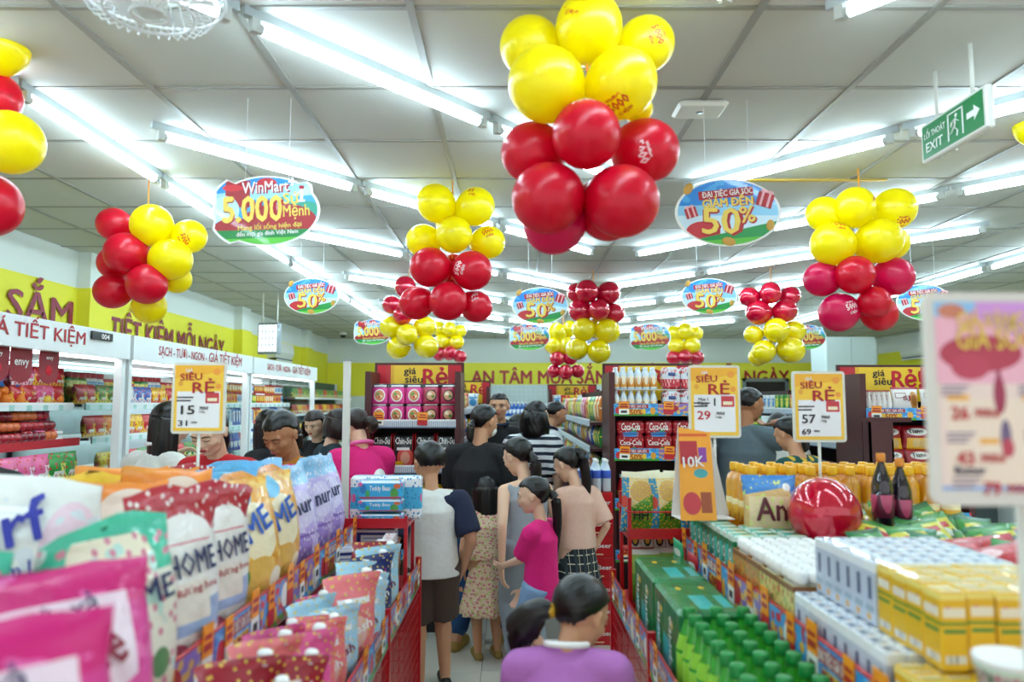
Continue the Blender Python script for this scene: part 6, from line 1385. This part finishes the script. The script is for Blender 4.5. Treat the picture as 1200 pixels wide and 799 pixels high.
    if sleeve_m:
        for s in (-1, 1):
            sh, el, wr = arms[s]; g = G().capsule(nb.lerp(sh, .45) - V(0, 0, .03 * H), sh, R_(.034) + e_ * .9, R_(.034) + e_); end = sh.lerp(el, sleeve * 2); g.tube([sh, end], [R_(.034) + e_ * 1.2, R_(.034) + e_ * 1.5], 14); solid(g, 'sleeve', sleeve_m, t, .009, 3, .008)
    if collar:
        pts = [nb + V(math.cos(q) * .043 * H * B, math.sin(q) * .038 * H * B + .004 * H, .008 * H + .012 * H * -math.sin(q)) for q in [2 * PI * k / 20 for k in range(21)]]
        G().tube(pts, .0085 * H, 8, flat=1.0).build('collar', collar, t)
    # ---- legs
    if legs in ('pants', 'shorts'):
        g = G(); g.loft([(P + V(0, 0, -.06 * H), R_(.086) + e_, R_(.064) + e_), (P + V(0, 0, .02 * H), R_(.086) + e_ * .8, R_(.062) + e_ * .8), (sp(.05 * H), R_(.078) + e_ * .6, R_(.056) + e_ * .6)], 20)
        for s in (-1, 1):
            hip, kn, an, ft = lg[s]
            if legs == 'pants': g.capsule(hip, kn, R_(.055) + e_, R_(.038) + e_, 16); g.capsule(kn, kn.lerp(an, .8), R_(.038) + e_, R_(.029) + e_, 16)
            else: g.tube([hip, hip.lerp(kn, leg_len * .6), hip.lerp(kn, leg_len)], [R_(.056) + e_, R_(.052) + e_, R_(.05) + e_ * 1.5], 16)
        solid(g, 'trousers' if legs == 'pants' else 'shorts', bot_m, t, .01, 3, .01)
    elif legs == 'skirt':
        L_ = skirt or .25; ring = []; n = 64
        vs = []; fs = []; rows = 10
        for i in range(rows + 1):
            v = i / rows; z = (.55 - v * L_) * H
            for k in range(n):
                q = 2 * PI * k / n; r = (.076 + (.065 if L_ > .22 else .03) * v) * H * B * (1 + .06 * v * math.sin(q * 11) + .03 * v * math.sin(q * 7 + 1)); vs.append((r * math.cos(q), r * .82 * math.sin(q), z))
        for i in range(rows):
            for k in range(n): fs.append((i * n + k, (i + 1) * n + k, (i + 1) * n + (k + 1) % n, i * n + (k + 1) % n))
        so_ = G().add(vs, fs, 0, True).build('skirt', bot_m, t); sd = so_.modifiers.new('thickness', 'SOLIDIFY'); sd.thickness = .004
    for s in (-1, 1):
        ft = lg[s][3]; f = G(); f.capsule(ft + V(0, -.034 * H, .016 * H), ft + V(0, .08 * H, .013 * H), .024 * H, .024 * H, 12); f.v = [(x, y, max(z, .001)) for x, y, z in f.v]; f.build('shoe', shoe, t)
    if mask: G().ball((0, 0, 0), (.24 * hh, .2 * hh, .2 * hh), 18, 12, 0, HM @ T(0, .25 * hh, -.22 * hh)).build('face_mask', m_wht, t)
    if glasses:
        e = G()
        for s in (-1, 1): e.tube([HM @ V((s * .14 + .085 * math.cos(q)) * hh, .43 * hh, (.01 + .075 * math.sin(q)) * hh) for q in [2 * PI * k / 16 for k in range(17)]], .009 * hh, 6); e.tube([HM @ V(s * .22 * hh, .43 * hh, .03 * hh), HM @ V(s * .36 * hh, .0, .03 * hh)], .008 * hh, 6)
        e.tube([HM @ V(-.05 * hh, .435 * hh, .02 * hh), HM @ V(.05 * hh, .435 * hh, .02 * hh)], .008 * hh, 6); e.build('glasses', m_black, t)
    if extra: extra(t, locals())
    return t
def px(x, y, d): p = at(x, y, d); return (p.x, p.y), p.z
def fab(name, c, **k): return mat(name, c, .85, noise=.08, nscale=40, bump=.15, **k)
def low_tail(L, side=0, tie=None, r=.12): return dict(pts=[(0, -.42, -.02), (side * .1, -.56, -.2), (side * .25, -.56, -.55), (side * .3, -.5, -.55 - L)], r=[.07, r, r * .85, .03], tie=tie or m_black)

w_tee = fab('white_tee', '#dfe0da'); navy_f = fab('navy_cloth', '#1c2540'); brown_f = fab('brown_shorts', '#4f4038'); black_f = fab('black_cloth', '#15171b'); jean = fab('blue_jeans', '#1f4a78'); grey_f = fab('grey_cloth', '#9aa3ab'); mag = fab('magenta_tee', '#e0187a'); beige = fab('beige_tee', '#e0b8a4'); lilac_f = fab('lilac_tee', '#b873bd'); red_f = fab('red_tee', '#c41420'); orange_f = fab('orange_brown_blouse', '#c07a22'); teal_d = fab('dark_teal_shirt', '#1b3038'); pinkp = fab('pink_polo', '#e01c78'); slate = fab('slate_tee', '#5d6f78'); greyp = fab('grey_trousers', '#8f99a3'); denim = fab('light_denim', '#7f9fc4'); tan_s = fab('tan_sandal', '#a58a4a')
def pr_cloth(name, base, layers):
    return pmat(name, base, layers, rough=.85, coat=0, gen=True)
stripes = pr_cloth('striped_knit', '#e8eaec', [('stripe', 1, 9, .45, '#1b2436')]); plaid = pr_cloth('plaid', '#1d2630', [('stripe', 0, 14, .12, '#c9c3ab'), ('stripe', 1, 7, .12, '#c9c3ab'), ('stripe', 0, 7, .3, '#2f3a40')]); floral = pr_cloth('floral', '#e9cfae', [('dots', (14, 14, 1), .3, '#d98a8a'), ('dots', (9, 11, 1), .2, '#c7cf7a'), ('dots', (17, 15, 1), .16, '#f2e9d6')])

# (x, y) from the photograph's head position at each depth
def P_(x, d): return (at(x, 480, d).x, d)
person('boy in white raglan shirt with navy sleeves and brown shorts, back to camera', P_(507, 4.16), 12, 1.37, w_tee, brown_f, sk2, child=True, hyaw=.35, hp=.1, legs='shorts', leg_len=1.05, hair='crop', sleeve=.42, sleeve_m=navy_f, top_hem=.45, build=1.15, headk=1.08, footL=V(-.06, .02, 0), footR=V(.09, .08, 0))
person('woman in black shirt and blue jeans with low ponytail and face mask', P_(560, 4.92), -18, 1.59, black_f, jean, sk2, female=True, build=1.16, hp=.15, hyaw=-.45, lean=.06, hair='pony', tail=low_tail(.1, 0), sleeve=.42, handR=V(.14, .26, .92), handL=V(-.12, .3, 1.0), mask=True, top_hem=.50, footL=V(-.1, -.1, 0), footR=V(.12, .12, 0), shoe=tan_s)
person('man in black polo shirt facing the camera in the middle', P_(586, 6.35), 168, 1.69, black_f, black_f, sk2, hair='crop', hyaw=.1, build=1.0, collar=navy_f, vox=.007)
person('woman in black and white striped top with wavy hair', P_(624, 5.95), -25, 1.615, stripes, black_f, sk1, female=True, build=1.15, hair='wavy', hyaw=-.5, hp=.1)
person('man in white polo shirt facing right beyond the striped top', P_(641, 6.9), -72, 1.62, fab('white_polo', '#d9dde2'), black_f, sk2, hair='crop', hp=.2, collar=navy_f, lean=.05)
person('person in red shirt with blue collar half hidden behind striped top', P_(604, 7.6), -40, 1.48, red_f, black_f, sk2, hair='bob', collar=m_blue, face=False)
ob = person('girl in light grey sleeveless top with tied hair and lace hem', P_(617, 4.5), 22, 1.40, grey_f, greyp, sk1, child=True, female=True, build=1.02, hp=.35, hyaw=.35, lean=.05, hair='pony', tail=dict(pts=[(.05, -.4, .0), (.12, -.55, -.25), (.15, -.5, -.8), (.12, -.42, -1.25)], r=[.07, .15, .13, .03], tie=m_grey), sleeve=0, handL=(at(588, 660, 4.3),), handR=V(.16, .2, .75))
person('small girl in magenta shirt and denim shorts with long side ponytail', P_(634, 4.0), 62, 1.20, mag, denim, sk1, child=True, female=True, build=1.0, hp=.1, hyaw=.25, legs='shorts', leg_len=.55, hair='pony', tail=dict(pts=[(.05, -.42, .1), (.1, -.6, -.1), (.12, -.62, -.8), (.1, -.55, -1.75)], r=[.07, .14, .12, .03], tie=m_gold), sleeve=.42, top_hem=.44, handL=(at(592, 662, 4.15),), handR=V(.1, .17, .52), vox=.007)
person('girl in beige shirt and plaid skirt with very long ponytail', P_(676, 4.72), 28, 1.33, beige, plaid, sk1, child=True, female=True, build=.92, hp=.4, hyaw=.35, lean=.04, legs='skirt', skirt=.27, hair='pony', tail=dict(pts=[(-.02, -.36, .3), (.1, -.6, .2), (.2, -.6, -.6), (.26, -.5, -1.55)], r=[.08, .15, .14, .04], tie=m_grey), top_hem=.50, handL=V(-.05, .25, .7))
person('small girl in pale floral dress and tan sandals behind grey top', P_(572, 4.70), 15, 1.13, floral, floral, sk2, child=True, female=True, face=False, hp=.2, legs='skirt', skirt=.31, hair='long', sleeve=0.2, top_hem=.53, shoe=tan_s, build=1.1)
person('girl in lilac shirt with white collar and side ponytail, nearest the camera', P_(662, 2.12), -8, 1.115, lilac_f, navy_f, sk2, child=True, female=True, build=1.2, headk=1.14, nk=-.025, hp=.5, hyaw=-.62, hair='pony', tail=dict(pts=[(-.18, -.34, -.1), (-.36, -.42, -.1), (-.64, -.44, -.36), (-.72, -.36, -.78)], r=[.09, .17, .25, .1], tie=mat('yellow_tie', '#d8a92a', .5)), sleeve=.42, collar=m_wht, vox=.006, handL=V(-.17, .15, .5), handR=V(.17, .18, .52))
person('woman in red shirt looking down, long dark hair behind, left aisle', P_(262, 4.02), 172, 1.58, red_f, black_f, sk1, female=True, hp=.5, hair='pony', tail=low_tail(.3), lean=.08, headk=1.1, lips=m_lipr, vox=.006, build=1.08)
person('older woman in orange brown blouse looking down beside lilac bags', P_(350, 4.2), 158, 1.555, orange_f, black_f, sk3, female=True, hp=.5, hair='pony', tail=low_tail(.0), lean=.1, vox=.006, headk=1.12, build=1.05)
person('woman in black shirt with shoulder length hair behind red shirt', P_(322, 4.95), 50, 1.56, black_f, black_f, sk1, female=True, hp=.3, hair='long', face=False)
person('woman with long dark hair and white collar bending over left chillers', P_(182, 4.3), -25, 1.59, w_tee, black_f, sk1, female=True, hp=.25, hyaw=-.6, hair='long', lean=.06, collar=m_wht, handL=V(-.25, .35, 1.25), face=False, headk=1.1)
person('smiling woman facing camera behind the orange brown blouse', P_(374, 6.15), 165, 1.545, black_f, black_f, sk1, female=True, hp=.3, hair='bob', lips=m_lipr, hair_m=m_hairb)
person('person with glasses in dark teal shirt beside the white post', P_(388, 5.45), -55, 1.56, teal_d, black_f, sk1, female=True, hp=.3, hair='bob', glasses=True, hair_m=m_hairb)
def logo(t, L):
    H = L['H']; p = L['sp'](.17 * H); g = G().lathe([(.062, 0), (.062, .003)], 28, mx=Matrix.Translation(p + V(.06, -.128, 0)) @ Z(.35) @ Matrix.Rotation(PI / 2, 4, 'X')); o = g.build('round_logo', m_wht, t)
    G().text('Chanté', .026, tuple(p + V(.06, -.134, -.012)), rz=.35, width=.09, tilt=.15).build('lettering', m_pred, o)
person('promoter in pink polo with round white logo and bun', P_(424, 4.82), 42, 1.575, pinkp, black_f, sk1, female=True, hp=.35, hair='pony', hair_m=m_hairb, tail=dict(pts=[(.05, -.4, 0), (.2, -.58, .0), (.25, -.58, -.2), (.2, -.5, -.35)], r=[.08, .17, .15, .05], tie=m_black), collar=fab('pink_collar', '#e86aa8'), extra=logo, build=1.15, handR=V(.12, .3, 1.1))
person('man in slate grey shirt with hand at his chin, right aisle', P_(872, 5.25), -38, 1.715, slate, black_f, sk3, hair='crop', hyaw=-.55, hp=.15, build=1.28, handR=V(.12, .3, 1.42), handL=V(-.1, .25, 1.0))
person('person with dark hair behind the slate shirt, white top', P_(914, 5.9), -10, 1.53, w_tee, black_f, sk1, female=True, hp=.4, hair='bob', face=False)
person('woman in dark teal and yellow patterned top before price board 57', P_(934, 4.7), 32, 1.52, pr_cloth('teal_pattern', '#0f4a44', [('dots', (8, 8, 1), .3, '#c9a82a')]), black_f, sk2, female=True, hp=.35, hair='pony', tail=low_tail(.1), face=False)
person('person in black shirt at the left picture edge', (at(-22, 480, 3.0).x, 3.0), 150, 1.60, black_f, black_f, sk1, build=1.35, hair='short', hp=.3)
